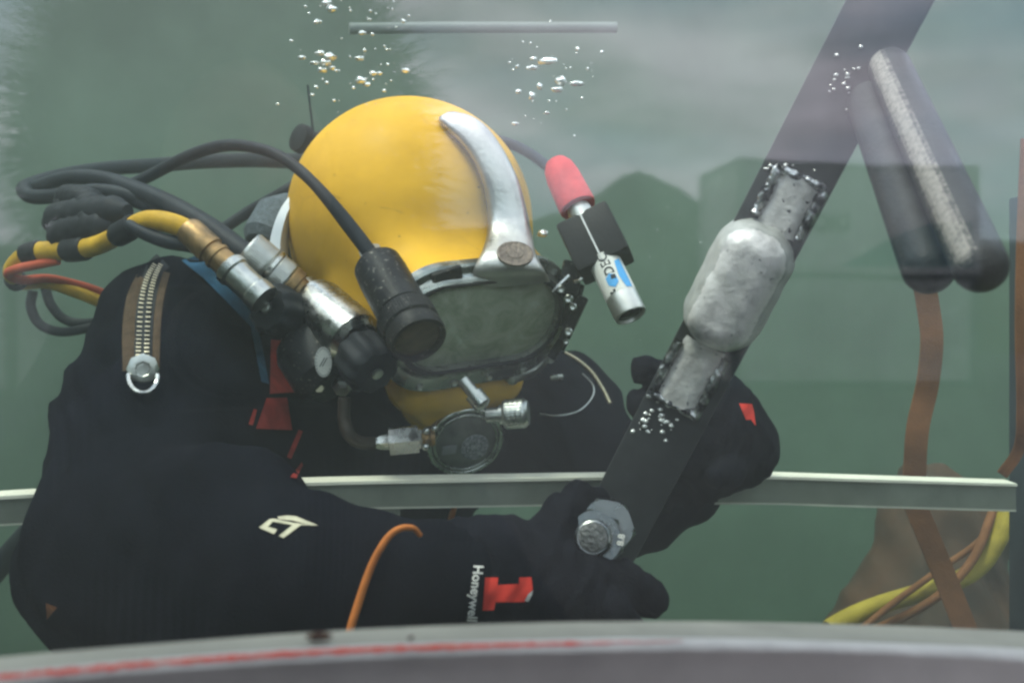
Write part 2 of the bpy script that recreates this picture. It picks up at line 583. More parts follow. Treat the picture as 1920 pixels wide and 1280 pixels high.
rust_m = mat('rust', (0.10, 0.045, 0.02), 0.9, col2=(0.03, 0.02, 0.015), vscale=120, bump=0.5, bscale=200)
rail_m = mat('rail_steel', (0.20, 0.215, 0.165), 0.6, 0.1, var=0.3, vscale=12, bump=0.08, bscale=60)
rail_edge = mat('rail_lit_edge', (0.80, 0.75, 0.60), 0.55, 0.1, var=0.15, vscale=14)  # paler than the web: light along the top edge put into the colour
post_m = mat('post_dark_paint', (0.035, 0.05, 0.055), 0.6, var=0.3, vscale=10)
pipe_m = mat('white_pipe', (0.19, 0.205, 0.18), 0.5, var=0.15, vscale=10)
mesh_m = mat('mesh_pad', (0.13, 0.15, 0.16), 0.8, var=0.4, vscale=200, bump=0.6, bscale=300)
ringw_m = mat('neck_ring_metal', (0.74, 0.73, 0.70), 0.35, 0.6, var=0.15, vscale=40, speck=((0.3, 0.2, 0.1), 90, 0.7))
concrete = mat('quay_asphalt', (0.055, 0.054, 0.052), 0.9, var=0.3, vscale=0.8, bump=0.2, bscale=8)
hill_m = mat('hill_grass', (0.07, 0.075, 0.04), 0.95, var=0.5, vscale=0.06)
cont_dk = mat('container_steel_dark', (0.10, 0.12, 0.12), 0.6, var=0.2, vscale=3)
parka_m = mat('parka_cloth', (0.03, 0.03, 0.05), 0.85, var=0.3, vscale=20, bump=0.3, bscale=80)
def ribs(m):
    n, l = m.node_tree.nodes, m.node_tree.links
    b = n['Principled BSDF']; src = b.inputs['Base Color'].links[0].from_socket
    tc = n.new('ShaderNodeTexCoord'); sp = n.new('ShaderNodeSeparateXYZ'); l.new(tc.outputs['Object'], sp.inputs[0])
    wv = n.new('ShaderNodeTexWave'); wv.inputs['Scale'].default_value = 52; wv.inputs['Distortion'].default_value = 1.5
    l.new(tc.outputs['Object'], wv.inputs['Vector'])
    nz = n.new('ShaderNodeTexNoise'); nz.inputs['Scale'].default_value = 5; l.new(tc.outputs['Object'], nz.inputs['Vector'])
    lt = n.new('ShaderNodeMapRange'); lt.inputs['From Min'].default_value = 0.50; lt.inputs['From Max'].default_value = 0.62
    l.new(nz.outputs['Fac'], lt.inputs['Value'])
    mu = n.new('ShaderNodeMath'); mu.operation = 'MULTIPLY'; l.new(lt.outputs[0], mu.inputs[0]); l.new(wv.outputs['Fac'], mu.inputs[1])
    mx = n.new('ShaderNodeMix'); mx.data_type = 'RGBA'
    l.new(mu.outputs[0], mx.inputs['Factor']); l.new(src, mx.inputs[6]); mx.inputs[7].default_value = (0.10, 0.10, 0.16, 1)
    l.new(mx.outputs[2], b.inputs['Base Color'])
ribs(parka_m)
fur_m = mat('fur', (0.05, 0.045, 0.042), 0.85, var=0.5, vscale=40)
skin_m = mat('skin', (0.45, 0.28, 0.2), 0.55)
camblk = mat('camera_black', (0.02, 0.02, 0.02), 0.45, bump=0.1, bscale=300)
soot = mat('label_ink', (0.05, 0.055, 0.05), 0.7)

def glass_mat():
    m = bpy.data.materials.new('window_glass')
    m.use_nodes = True
    n, l = m.node_tree.nodes, m.node_tree.links
    n.clear()
    out = n.new('ShaderNodeOutputMaterial')
    mix = n.new('ShaderNodeMixShader')
    tr = n.new('ShaderNodeBsdfTransparent')
    tr.inputs['Color'].default_value = (0.97, 0.985, 0.975, 1)
    gl = n.new('ShaderNodeBsdfGlossy')
    gl.inputs['Roughness'].default_value = 0.03
    fr = n.new('ShaderNodeFresnel')
    fr.inputs['IOR'].default_value = 1.64
    l.new(fr.outputs[0], mix.inputs[0])
    l.new(tr.outputs[0], mix.inputs[1])
    l.new(gl.outputs[0], mix.inputs[2])
    tc = n.new('ShaderNodeTexCoord')
    nz = n.new('ShaderNodeTexNoise')
    nz.inputs['Scale'].default_value = 9
    nz.inputs['Detail'].default_value = 2
    l.new(tc.outputs['Object'], nz.inputs['Vector'])
    bp = n.new('ShaderNodeBump')
    bp.inputs['Strength'].default_value = 0.02
    bp.inputs['Distance'].default_value = 0.01
    l.new(nz.outputs['Fac'], bp.inputs['Height'])
    l.new(bp.outputs['Normal'], gl.inputs['Normal'])
    df = n.new('ShaderNodeBsdfDiffuse'); df.inputs['Color'].default_value = (0.62, 0.64, 0.58, 1)
    n3 = n.new('ShaderNodeTexNoise'); n3.inputs['Scale'].default_value = 7; n3.inputs['Detail'].default_value = 6
    l.new(tc.outputs['Object'], n3.inputs['Vector'])
    m3 = n.new('ShaderNodeMapRange'); m3.inputs['From Min'].default_value = 0.35; m3.inputs['From Max'].default_value = 0.75
    m3.inputs['To Min'].default_value = 0.004; m3.inputs['To Max'].default_value = 0.030
    l.new(n3.outputs['Fac'], m3.inputs['Value'])
    film = n.new('ShaderNodeMixShader')
    l.new(m3.outputs['Result'], film.inputs[0]); l.new(mix.outputs[0], film.inputs[1]); l.new(df.outputs[0], film.inputs[2])
    l.new(film.outputs[0], out.inputs['Surface'])
    return m

def port_glass_mat():
    m = bpy.data.materials.new('port_glass')
    m.use_nodes = True
    n, l = m.node_tree.nodes, m.node_tree.links
    n.clear()
    out = n.new('ShaderNodeOutputMaterial')
    mix = n.new('ShaderNodeMixShader')
    tr = n.new('ShaderNodeBsdfTransparent')
    tr.inputs['Color'].default_value = (0.80, 0.88, 0.78, 1)
    pb = n.new('ShaderNodeBsdfPrincipled')
    pb.inputs['Base Color'].default_value = (0.30, 0.35, 0.24, 1)
    pb.inputs['Roughness'].default_value = 0.10
    pb.inputs['Specular IOR Level'].default_value = 0.7
    tc = n.new('ShaderNodeTexCoord')
    nz = n.new('ShaderNodeTexNoise')
    nz.inputs['Scale'].default_value = 14
    nz.inputs['Detail'].default_value = 10
    l.new(tc.outputs['Object'], nz.inputs['Vector'])
    nz2 = n.new('ShaderNodeTexNoise'); nz2.inputs['Scale'].default_value = 26; nz2.inputs['Detail'].default_value = 12; nz2.inputs['Distortion'].default_value = 1.5
    nz2.inputs['Roughness'].default_value = 0.7
    l.new(tc.outputs['Object'], nz2.inputs['Vector'])
    cr = n.new('ShaderNodeValToRGB')
    cr.color_ramp.elements[0].position = 0.3; cr.color_ramp.elements[1].position = 0.72
    cr.color_ramp.elements[0].color = (0.26, 0.32, 0.19, 1); cr.color_ramp.elements[1].color = (0.66, 0.70, 0.54, 1)
    l.new(nz2.outputs['Fac'], cr.inputs['Fac']); l.new(cr.outputs['Color'], pb.inputs['Base Color'])
    mr = n.new('ShaderNodeMapRange')
    mr.inputs['From Min'].default_value = 0.35
    mr.inputs['From Max'].default_value = 0.7
    mr.inputs['To Min'].default_value = 0.55
    mr.inputs['To Max'].default_value = 0.72
    l.new(nz.outputs['Fac'], mr.inputs['Value'])
    l.new(mr.outputs['Result'], mix.inputs[0])
    l.new(tr.outputs[0], mix.inputs[1])
    l.new(pb.outputs[0], mix.inputs[2])
    l.new(mix.outputs[0], out.inputs['Surface'])
    return m

def bubble_mat():
    m = bpy.data.materials.new('air_bubble')
    m.use_nodes = True
    n, l = m.node_tree.nodes, m.node_tree.links
    b = n['Principled BSDF']
    b.inputs['Base Color'].default_value = (0.90, 0.89, 0.82, 1)
    b.inputs['Metallic'].default_value = 0.6
    b.inputs['Roughness'].default_value = 0.16
    return m
bubble_m = bubble_mat()

def water_mat(name, scat, scol, absn, acol):
    m = bpy.data.materials.new(name)
    m.use_nodes = True
    n, l = m.node_tree.nodes, m.node_tree.links
    n.clear()
    out = n.new('ShaderNodeOutputMaterial')
    v = n.new('ShaderNodeVolumeScatter')
    v.inputs['Color'].default_value = (*scol, 1)
    v.inputs['Density'].default_value = scat
    v.inputs['Anisotropy'].default_value = 0.2
    a = n.new('ShaderNodeVolumeAbsorption')
    a.inputs['Color'].default_value = (*acol, 1)
    a.inputs['Density'].default_value = absn
    ad = n.new('ShaderNodeAddShader')
    l.new(v.outputs[0], ad.inputs[0]); l.new(a.outputs[0], ad.inputs[1])
    l.new(ad.outputs[0], out.inputs['Volume'])
    return m

def container_mat():
    m = mat('container_paint', (0.80, 0.80, 0.74), 0.6, var=0.2, vscale=1.5)
    n, l = m.node_tree.nodes, m.node_tree.links
    b = n['Principled BSDF']
    src = b.inputs['Base Color'].links[0].from_socket
    tc = n.new('ShaderNodeTexCoord')
    sp = n.new('ShaderNodeSeparateXYZ')
    l.new(tc.outputs['Object'], sp.inputs[0])
    # teal wave rising along the side: z < 0.25 + 1.1 * smoothstep
    mr = n.new('ShaderNodeMapRange')
    mr.interpolation_type = 'SMOOTHERSTEP'
    mr.inputs['From Min'].default_value = 4.8
    mr.inputs['From Max'].default_value = 0.5
    mr.inputs['To Min'].default_value = 0.0
    mr.inputs['To Max'].default_value = 1.25
    l.new(sp.outputs['X'], mr.inputs['Value'])
    lt = n.new('ShaderNodeMath'); lt.operation = 'LESS_THAN'
    l.new(sp.outputs['Z'], lt.inputs[0]); l.new(mr.outputs['Result'], lt.inputs[1])
    mx = n.new('ShaderNodeMix'); mx.data_type = 'RGBA'
    l.new(lt.outputs[0], mx.inputs['Factor'])
    l.new(src, mx.inputs[6])
    mx.inputs[7].default_value = (0.03, 0.16, 0.18, 1)
    l.new(mx.outputs[2], b.inputs['Base Color'])
    return m
cont_m = container_mat()
cont_plain = mat('container_plain_paint', (0.62, 0.63, 0.57), 0.6, var=0.25, vscale=1.5)


# ------------------------------------------------------------------ setting: quay, hill, containers, tank
UP = Vector((0, 0, 1))
mb = MB()
g = []
for i in range(41):
    g.append([Vector((-1000 + 50 * i, -1000 + 50 * j, 0.0)) for j in range(41)])
grid_mesh(mb, g)
tag(obj('ground', mb, concrete, smooth=0), kind='structure')

# hill beyond the quay (only its mirror image in the window shows)
prof = [(-400, 470), (200, 455), (600, 448), (900, 425), (1010, 412), (1110, 372), (1160, 340), (1200, 325), (1250, 342), (1330, 385), (1420, 415), (1560, 440), (1900, 455), (2300, 470)]
ridge = catmull(prof, 5)
mb = MB(); rows = [[], [], [], []]
for k, (px, py) in enumerate(ridge):
    t = P(px, py, 120)
    t.z += 0.6 * noise.noise(Vector((k * 0.7, 0, 0)))
    back, front = P(px, py, 150), P(px, py, 92)
    rows[0].append(mirror(Vector((front.x, front.y, -0.5))))
    m1 = P(px, py, 108); m1.z = ZC + (t.z - ZC) * 0.72
    rows[1].append(mirror(m1))
    rows[2].append(mirror(t))
    rows[3].append(mirror(Vector((back.x, back.y, -0.5))))
grid_mesh(mb, rows)
tag(obj('hill', mb, hill_m), kind='structure')

# shipping containers across the quay
CL, CW, CH = 6.06, 2.44, 2.59
def container_parts(mats):
    """one container at the origin: front side on y = 0, x along its length"""
    out = {}
    sp = MB()
    def corr(a, b, nrm, n):
        rows = [[], []]
        d = (b - a)
        k = 0
        for i in range(n):
            for (t, off) in ((0.0, 0), (0.25, 0), (0.35, -1), (0.85, -1)):
                q = a + d * ((i + t) / n) + nrm * (0.036 * off)
                rows[0].append(q + UP * 0.16); rows[1].append(q + UP * (CH - 0.12))
        grid_mesh(sp, rows)
    corr(Vector((0.15, 0.02, 0)), Vector((CL - 0.15, 0.02, 0)), Vector((0, -1, 0)), 22)
    corr(Vector((0.02, CW - 0.15, 0)), Vector((0.02, 0.15, 0)), Vector((-1, 0, 0)), 9)
    corr(Vector((CL - 0.02, 0.15, 0)), Vector((CL - 0.02, CW - 0.15, 0)), Vector((1, 0, 0)), 9)
    corr(Vector((CL - 0.15, CW - 0.02, 0)), Vector((0.15, CW - 0.02, 0)), Vector((0, 1, 0)), 22)
    out['side_panel'] = (sp, mats[0])
    fr = MB()
    X, Y = Vector((1, 0, 0)), Vector((0, 1, 0))
    for x in (0.08, CL - 0.08):
        for y in (0.08, CW - 0.08):
            box(fr, (x, y, CH / 2), X, Y, UP, 0.17, 0.17, CH - 0.001, 0.01)
    for z, h in ((0.08, 0.159), (CH - 0.06, 0.118)):
        for y in (0.06, CW - 0.06):
            box(fr, (CL / 2, y, z), X, Y, UP, CL - 0.34, 0.11, h, 0.01)
        for x in (0.06, CL - 0.06):
            box(fr, (x, CW / 2, z), X, Y, UP, 0.11, CW - 0.34, h, 0.01)
    out['frame'] = (fr, mats[1])
    rf = MB()
    box(rf, (CL / 2, CW / 2, CH - 0.04), X, Y, UP, CL - 0.2, CW - 0.2, 0.03)
    out['roof'] = (rf, mats[0])
    return out

def container(vpx0, vpx1, depth, z, label, mats, yaw=0.0, group='shipping containers stacked on the quay'):
    """vpx: where its mirror image begins and ends along the picture"""
    br = P(vpx1, 640, depth * (1 + yaw)); bl = P(vpx0, 640, depth * (1 - yaw))
    ex = (br - bl).normalized()
    o3 = mirror(Vector((br.x, br.y, z)))
    X = -(mirror(ex) - mirror(Vector((0, 0, 0))))
    ang = math.atan2(X.y, X.x)
    t = thing('shipping_container', o3, label, 'container', group)
    t.rotation_euler = (0, 0, ang)
    for nm, (m_, mt) in container_parts(mats).items():
        me = bpy.data.meshes.new(nm)
        me.from_pydata([tuple(v) for v in m_.v], [], m_.f)
        me.materials.append(mt)
        o = bpy.data.objects.new(nm, me); COL.objects.link(o); o.parent = t
    return t
c_up = container(1372, 1842, 23.0, 2.60, 'upper shipping container with a teal wave painted along its side', (cont_m, cont_plain), 0.02)
container(1365, 1835, 22.9, 0.004, 'plain grey shipping container standing under the one with the teal wave', (cont_plain, cont_dk), 0.02)
container(-330, 26, 19.0, 0.004, 'lone pale container standing apart from the stacked pair', (cont_plain, cont_dk), 0.0)
# painted letters on the upper container
V2, F2 = text_polys('DICO', 0.50, 0.012)
me = bpy.data.meshes.new('lettering')
me.from_pydata([(x + 3.35, -0.040, y + 1.02) for (x, y) in V2], [], F2)
me.materials.append(soot)
o = bpy.data.objects.new('lettering', me); COL.objects.link(o); o.parent = c_up

# the tank: floor, walls, window, water
ZB, ZT = 0.06, 1.58
U0, U1, N1 = -1.75, 3.0, 2.0
tk = thing('diving_tank', T((U0 + U1) / 2, N1 / 2, 0), 'open-topped steel diving tank with a large window in its side', 'tank')
mb = MB(); box(mb, T((U0 + U1) / 2, N1 / 2, ZB / 2 + 0.01), TU, TN, UP, U1 - U0 + 0.1, N1 + 0.1, ZB)
obj('tank_floor', mb, tank_wall, tk)
mb = MB(); box(mb, T((U0 + U1) / 2, N1 + 0.03, (2.5 + ZB) / 2), TU, TN, UP, U1 - U0 + 0.18, 0.05, 2.5 - ZB - 0.06)
obj('back_wall', mb, tank_wall, tk)
for u in (U0 - 0.03, U1 + 0.03):
    mb = MB(); box(mb, T(u, N1 / 2, (2.5 + ZB) / 2), TU, TN, UP, 0.05, N1 - 0.02, 2.5 - ZB - 0.06)
    obj('side_wall', mb, tank_wall, tk)
ZS = 0.86                    # below this the front is steel
mb = MB(); box(mb, T((U0 + U1) / 2, -0.005, (ZS + ZB) / 2 + 0.02), TU, TN, UP, U1 - U0 + 0.18, 0.05, ZS - ZB)
obj('front_wall', mb, tank_out, tk)
for u in (-1.50, U1 - 0.18):
    mb = MB(); box(mb, T(u, -0.005, (ZT + ZS) / 2 + 0.03), TU, TN, UP, 0.46, 0.05, ZT - ZS - 0.03)
    obj('front_wall', mb, tank_out, tk)
mb = MB(); box(mb, T((U0 + U1) / 2, -0.02, ZT + 0.05), TU, TN, UP, U1 - U0 + 0.2, 0.10, 0.05, 0.006)
obj('top_rim', mb, tank_out, tk)

mb = MB()
pu0, pu1 = -1.26, U1 - 0.42
grid_mesh(mb, [[T(pu0, 0, ZS + 0.025), T(pu1, 0, ZS + 0.025)], [T(pu0, 0, ZT + 0.02), T(pu1, 0, ZT + 0.02)]])
tag(obj('window_pane', mb, glass_mat(), base=T(0, 0, ZS), smooth=0), 'large clear tank window pane reflecting clouds, containers and a photographer', 'window')

wm = water_mat('tank_water', 0.058, (0.86, 0.95, 0.85), 0.42, (0.50, 0.80, 0.62))
mb = MB(); box(mb, T((U0 + U1) / 2, 0.006 + (N1 + 0.02) / 2, (ZT + ZB) / 2 - 0.01), TU, TN, UP, U1 - U0 + 0.02, N1 + 0.01, ZT - ZB)
tag(obj('water', mb, wm, smooth=0), kind='structure')

# ---- window sill (inside the pane): ledge, white bead, red bead, lower plate
TOP = [(-260, 1262), (0, 1231), (320, 1204), (640, 1181), (960, 1168), (1280, 1164), (1600, 1170), (1920, 1183), (2200, 1200)]
LT = [(-260, 1296), (0, 1262), (320, 1232), (640, 1211), (960, 1200), (1280, 1195), (1600, 1203), (1920, 1216), (2200, 1236)]
LB = [(-260, 1318), (0, 1284), (320, 1256), (640, 1236), (960, 1224), (1280, 1219), (1600, 1223), (1920, 1240), (2200, 1262)]
top, lt, lb = catmull(TOP, 10), catmull(LT, 10), catmull(LB, 10)
sl = thing('window_sill', P(960, 1230, pane_d(960) + 0.02), 'grey painted window sill with a red and white sealed edge', 'sill')
def dd(px, n):
    return (TD + n) / (TN.y + TN.x * (px - 960) / FPX)
mb = MB()
r0 = [P(q[0], q[1] + 300, dd(q[0], 0.052)) for q in top]
r1 = [P(q[0], q[1], dd(q[0], 0.052)) for q in top]
r1b = [P(q[0], q[1] + 3.5, dd(q[0], 0.049)) for q in top]
r2 = [P(q[0], q[1] + 2, dd(q[0], 0.016)) for q in lt]
r3 = [P(q[0], q[1] + 10, dd(q[0], 0.015)) for q in lt]
grid_mesh(mb, [r3, r2, r1b, r1, r0])
obj('ledge', mb, sill_m, sl, smooth=30)
mb = MB()
grid_mesh(mb, [[P(q[0], q[1] + 170, dd(q[0], -0.002)) for q in lb], [P(q[0], q[1] - 3, dd(q[0], 0.0075)) for q in lb], [P(q[0], q[1] - 5, dd(q[0], 0.03)) for q in lb]])
obj('lower_plate', mb, sillw_m, sl, smooth=30)
mb = MB()
rows = [[], [], [], []]
for a, b in zip(lt, lb):
    w = 2.0 * noise.noise(Vector((a[0] * 0.02, 0, 0)))
    rows[0].append(P(a[0], a[1] - 1, dd(a[0], 0.017)))
    rows[1].append(P(a[0], a[1] + 4, dd(a[0], 0.0125)))
    rows[2].append(P(b[0], b[1] - 7 + w, dd(b[0], 0.0070)))
    rows[3].append(P(b[0], b[1] + 1 + w, dd(b[0], 0.0062)))
grid_mesh(mb, rows)
obj('sealant_bead', mb, seal_w, sl, smooth=60)
mb = MB()
rr = np.random.RandomState(3)
q = catmull([(x, y) for (x, y) in [(-60, 1273), (0, 1268), (160, 1254), (320, 1240), (640, 1219), (960, 1208), (1280, 1201)]], 34)
rows = [[], [], []]
for k, (px, py) in enumerate(q):
    f = 1.0 if px < 900 else max(0.12, 1 - (px - 900) / 420)
    w = (8.5 * f) * (0.75 + 0.5 * noise.noise(Vector((px * 0.035, 3.1, 0))) + 0.45 * noise.noise(Vector((px * 0.12, 7, 0))))
    w = max(w, 0.5)
    jy = 2.5 * noise.noise(Vector((px * 0.05, 9, 0)))
    for r_i, f_ in enumerate((-.75, 0.0, .75)):
        yy_ = py + jy + w * f_
        ta_ = np.interp(px, [c_[0] for c_ in lt], [c_[1] for c_ in lt]); tb_ = np.interp(px, [c_[0] for c_ in lb], [c_[1] for c_ in lb])
        fr_ = (yy_ - ta_) / (tb_ - ta_)
        rows[r_i].append(P(px, yy_, dd(px, np.interp(fr_, [-.1, .2, .7, 1.1], [.0172, .0122, .0068, .0060])) - (.0012 if r_i == 1 else .0006)))
grid_mesh(mb, rows)
obj('red_bead', mb, seal_r, sl, smooth=60)
for (px, py, w, h) in ((598, 1192, 24, 6), (770, 1197, 5, 3), (1780, 1206, 6, 3)):
    mb = MB()
    ball(mb, P(px, py, dd(px, 0.028) - 0.001), 1.0, 2, (w / FPX * 0.37, 0.004, h / FPX * 0.37), jit=0.3)
    obj('rust_spot', mb, rust_m, sl)

# ---- rail across the tank
RT = [(-200, 945), (0, 929), (300, 914), (600, 903), (900, 897), (1240, 892), (1440, 892), (1580, 896), (1905, 906)]
RB = [(-200, 1002), (0, 986), (300, 971), (600, 957), (900, 951), (1240, 946), (1440, 946), (1580, 950), (1905, 959)]
rt, rb_ = catmull(RT, 8), catmull(RB, 8)
rl = thing('cross_rail', P(960, 925, dd(960, 0.66)), 'long grey steel rail with a bright top edge running across the tank', 'rail')
mb = MB()
grid_mesh(mb, [[P(a[0], a[1] + 1.0, dd(a[0], 0.66)) for a in rt], [P(b[0], b[1], dd(b[0], 0.66)) for b in rb_],
               [P(b[0], b[1], dd(b[0], 0.66) + 0.006) for b in rb_]])
obj('web', mb, rail_m, rl, smooth=0)
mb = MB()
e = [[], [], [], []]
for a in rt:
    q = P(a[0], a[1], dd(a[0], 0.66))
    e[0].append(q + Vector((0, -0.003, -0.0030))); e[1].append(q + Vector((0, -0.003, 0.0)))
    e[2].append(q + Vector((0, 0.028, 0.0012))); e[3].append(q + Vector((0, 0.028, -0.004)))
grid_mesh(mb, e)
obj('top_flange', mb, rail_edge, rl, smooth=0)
mb = MB()
grid_mesh(mb, [[P(a[0], a[1] - 4, dd(a[0], 0.66) - 0.002) for a in rb_], [P(a[0], a[1], dd(a[0], 0.66) - 0.002) for a in rb_]])
obj('lower_lip', mb, sill_m, rl, smooth=0)
mb = MB(); box(mb, P(724, 969, dd(724, 0.664)), TU, TN, UP, 0.028, 0.006, 0.019, 0.003)
obj('bracket', mb, rail_m, rl)
mb = MB(); box(mb, P(1916, 900, dd(1916, 0.70)), TU, TN, UP, 0.014, 0.03, 0.7, 0.004)
tag(obj('corner_post', mb, post_m, base=P(1912, 1300, dd(1912, 0.70))), 'dark upright post holding the end of the rail', 'post')
mb = MB()
tube(mb, [P(655, 54, 1.86), P(820, 52, 1.90), P(1155, 52, 1.98)], 0.0105, 12)
tag(obj('white_pipe', mb, pipe_m, base=P(900, 52, 1.7)), 'slim white pipe lying level high up behind the helmet', 'pipe')

# ------------------------------------------------------------------ the diver: suit as one surface
def cones(X, lst, k):
    d = None
    for (a, b, ra, rb) in lst:
        c = sd_cone(X, P(*a), P(*b), ra, rb)
        d = c if d is None else smin(d, c, k)
    return d

BODY = [
    ((640, 830, 1.33), (610, 1300, 1.38), .185, .175),
    ((770, 720, 1.30), (640, 830, 1.33), .10, .17),
    ((470, 690, 1.24), (900, 760, 1.32), .10, .10),
    ((325, 622, 1.08), (300, 800, 1.00), .078, .092),
    ((300, 800, 1.00), (250, 1030, 0.87), .092, .082),
    ((250, 1030, 0.87), (420, 1000, 0.83), .080, .066),
    ((420, 1000, 0.83), (560, 1095, 0.76), .066, .060),
    ((275, 1060, 0.85), (560, 1130, 0.76), .070, .062),
    ((560, 1100, 0.76), (850, 1100, 0.77), .058, .050),
    ((185, 1085, 0.86), (420, 1190, 0.80), .054, .07),
    ((470, 690, 1.24), (340, 640, 1.10), .095, .078),
    ((470, 860, 1.15), (330, 900, 1.0), .12, .10),
    ((1035, 790, 1.27), (900, 780, 1.34), .085, .11),
    ((1035, 790, 1.27), (1175, 935, 1.13), .083, .058),
    ((1175, 935, 1.13), (1260, 900, 1.10), .058, .055),
]
def body_fn(X):
    d = cones(X, BODY, 0.035)
    # folds of the cloth
    w = 0.0022 * np.sin(X[..., 2] * 95 + 9 * np.sin(X[..., 0] * 14) + 4 * np.sin(X[..., 1] * 19)) * np.clip(np.sin(X[..., 0] * 11 + X[..., 2] * 7) + 0.3, 0, 1)
    w += 0.0018 * np.sin(X[..., 0] * 150 + X[..., 2] * 60 + 5 * np.sin(X[..., 2] * 25))
    # creases bunched at the elbow and the armpit
    for (c_, dr, fq, am, rg) in (((300, 985, .83), (.55, 0, .83), 165, .0052, .085), ((470, 800, 1.02), (.8, 0, -.6), 150, .0050, .09), ((360, 720, .99), (.3, .2, .93), 120, .0032, .10), ((720, 1100, .73), (.98, 0, .2), 190, .0022, .08)):
        cw = np.array(P(*c_), np.float32)
        q2 = ((X - cw) ** 2).sum(-1)
        ph_ = (X @ np.array(dr, np.float32)) * fq + 2.2 * np.sin(X[..., 2] * 31 + X[..., 0] * 17)
        w -= am * np.exp(-q2 / (2 * rg * rg)) * (np.abs(np.sin(ph_ * .5)) ** .6 - .5)
    return d + w
V, F = surface_nets(body_fn, (-0.56, 0.62, 0.52), (0.36, 1.62, 1.22), 0.0075)
person = tag(obj('person', (V, F), suit_m, base=P(640, 1300, 1.35), smooth=180, bvh='body'),
             'diver in a black drysuit bending forward and holding a steel bar with both hands', 'person')

# gloves
def finger(pts, r0, r1):
    out = []
    for i in range(len(pts) - 1):
        a = r0 + (r1 - r0) * i / (len(pts) - 1)
        b = r0 + (r1 - r0) * (i + 1) / (len(pts) - 1)
        out.append((pts[i], pts[i + 1], a, b))
    return out

HL = [((820, 1098, .775), (930, 1085, .785), .051, .046), ((930, 1085, .785), (1000, 1062, .81), .047, .037), ((930, 1130, .775), (1040, 1110, .785), .040, .034)]
HLF = [finger([(1010, 1030, .80), (1055, 965, .825), (1082, 935, .86), (1118, 938, .885)], .019, .0125),
       finger([(1020, 1040, .82), (1075, 985, .85), (1095, 975, .88)], .018, .012),
       finger([(1035, 1075, .83), (1075, 1060, .87), (1105, 1062, .89)], .018, .013),
       finger([(1030, 1095, .79), (1105, 1085, .80), (1165, 1092, .81), (1218, 1120, .815)], .021, .0160),
       finger([(1010, 1125, .775), (1085, 1120, .775), (1140, 1150, .78), (1185, 1195, .785)], .021, .0155)]
def hand_fn(palm, fingers, kp=0.014, kf=0.008):
    def fn(X):
        d = cones(X, palm, 0.02)
        for f in fingers:
            d = smin(d, cones(X, f, 0.006), kf)
        w = 0.0007 * np.sin(X[..., 0] * 420 + 4 * np.sin(X[..., 2] * 90)) + 0.0009 * np.sin(X[..., 2] * 210 + 5 * np.sin(X[..., 0] * 70))
        return d + w
    return fn
V, F = surface_nets(hand_fn(HL, HLF), (-0.13, 0.69, 0.72), (0.16, 0.93, 0.98), 0.0032)
glove = obj('glove', (V, F), glove_m, person, smooth=180, bvh='glove')
glove['label'] = 'black work glove with a red block mark pinching the nut'
HR = [((1255, 880, 1.09), (1330, 820, 1.06), .055, .060), ((1330, 800, 1.05), (1390, 840, 1.06), .055, .040), ((1300, 760, 1.04), (1330, 760, 1.05), .034, .034)]
HRF = [finger([(1320, 750, 1.04), (1265, 715, 1.0), (1207, 692, .985)], .021, .0145),
       finger([(1300, 790, 1.03), (1250, 765, .99), (1200, 755, .985)], .021, .015),
       finger([(1300, 830, 1.02), (1240, 810, .98), (1195, 815, .975)], .021, .015),
       finger([(1310, 870, 1.03), (1250, 860, .985), (1190, 870, .975)], .019, .014),
       finger([(1390, 850, 1.04), (1365, 885, 1.0), (1340, 896, .965)], .021, .011)]
V, F = surface_nets(hand_fn(HR, HRF), (0.09, 0.90, 0.86), (0.34, 1.16, 1.05), 0.0034)
glove2 = obj('glove', (V, F), glove_m, person, smooth=180, bvh='glove2')
glove2['label'] = 'black work glove gripping the bar from behind'

BS = ['body', 'glove', 'glove2']
# zip on the sleeve
def strip(name, path, w, mat_, names, off=0.0012, thick=0.0015, parent=person):
    q = catmull(path, 6)
    rows = []
    mb = MB()
    L_, C_, R_ = [], [], []
    for i, p in enumerate(q):
        a, b = q[max(i - 1, 0)], q[min(i + 1, len(q) - 1)]
        t = np.array(b[:2]) - np.array(a[:2]); t /= np.linalg.norm(t) + 1e-9
        nn = np.array((-t[1], t[0])) * w / 2
        df = 1.1
        L_.append(on(names, p[0] + nn[0], p[1] + nn[1], off, df)); C_.append(on(names, p[0], p[1], off + thick, df)); R_.append(on(names, p[0] - nn[0], p[1] - nn[1], off, df))
    grid_mesh(mb, [L_, C_, R_])
    return obj(name, mb, mat_, parent, smooth=60)

strip('zip_tape', [(243, 695), (242, 620), (250, 560), (268, 520)], 26, brown_m, ['body'])
strip('zip_tape', [(292, 700), (294, 620), (300, 560), (312, 510)], 14, brown_m, ['body'])
strip('zip_flap', [(267, 690), (270, 600), (278, 545), (290, 505), (306, 488)], 34, black_rub, ['body'], 0.0015, 0.003)
for row in ([(259, 672), (261, 620), (266, 560), (276, 520), (292, 492)], [(275, 674), (276, 620), (281, 560), (290, 520), (303, 492)]):
    q = catmull(row, 7)
    mb = MB()
    for i in range(len(q) - 1):
        c = on(['body'], q[i][0], q[i][1], 0.006)
        d = on(['body'], q[i + 1][0], q[i + 1][1], 0.006)
        t = (d - c)
        if t.length < 1e-5: continue
        t.normalize()
        v = (c - CAMP).normalized()
        s_ = t.cross(v).normalized()
        box(mb, c, s_, v, t, 0.0046, 0.003, 0.0022, 0.0004)
    obj('zip_teeth', mb, zip_m, person)
c = on(['body'], 268, 692, 0.008)
mb = MB(); v = ray(268, 692)
lathe(mb, c + v * 0.004, c - v * 0.004, [(0, .0125), (0.001, .0145), (0.006, .0145), (0.007, .0125), (0.0072, .007), (0.0062, .006)], 8)
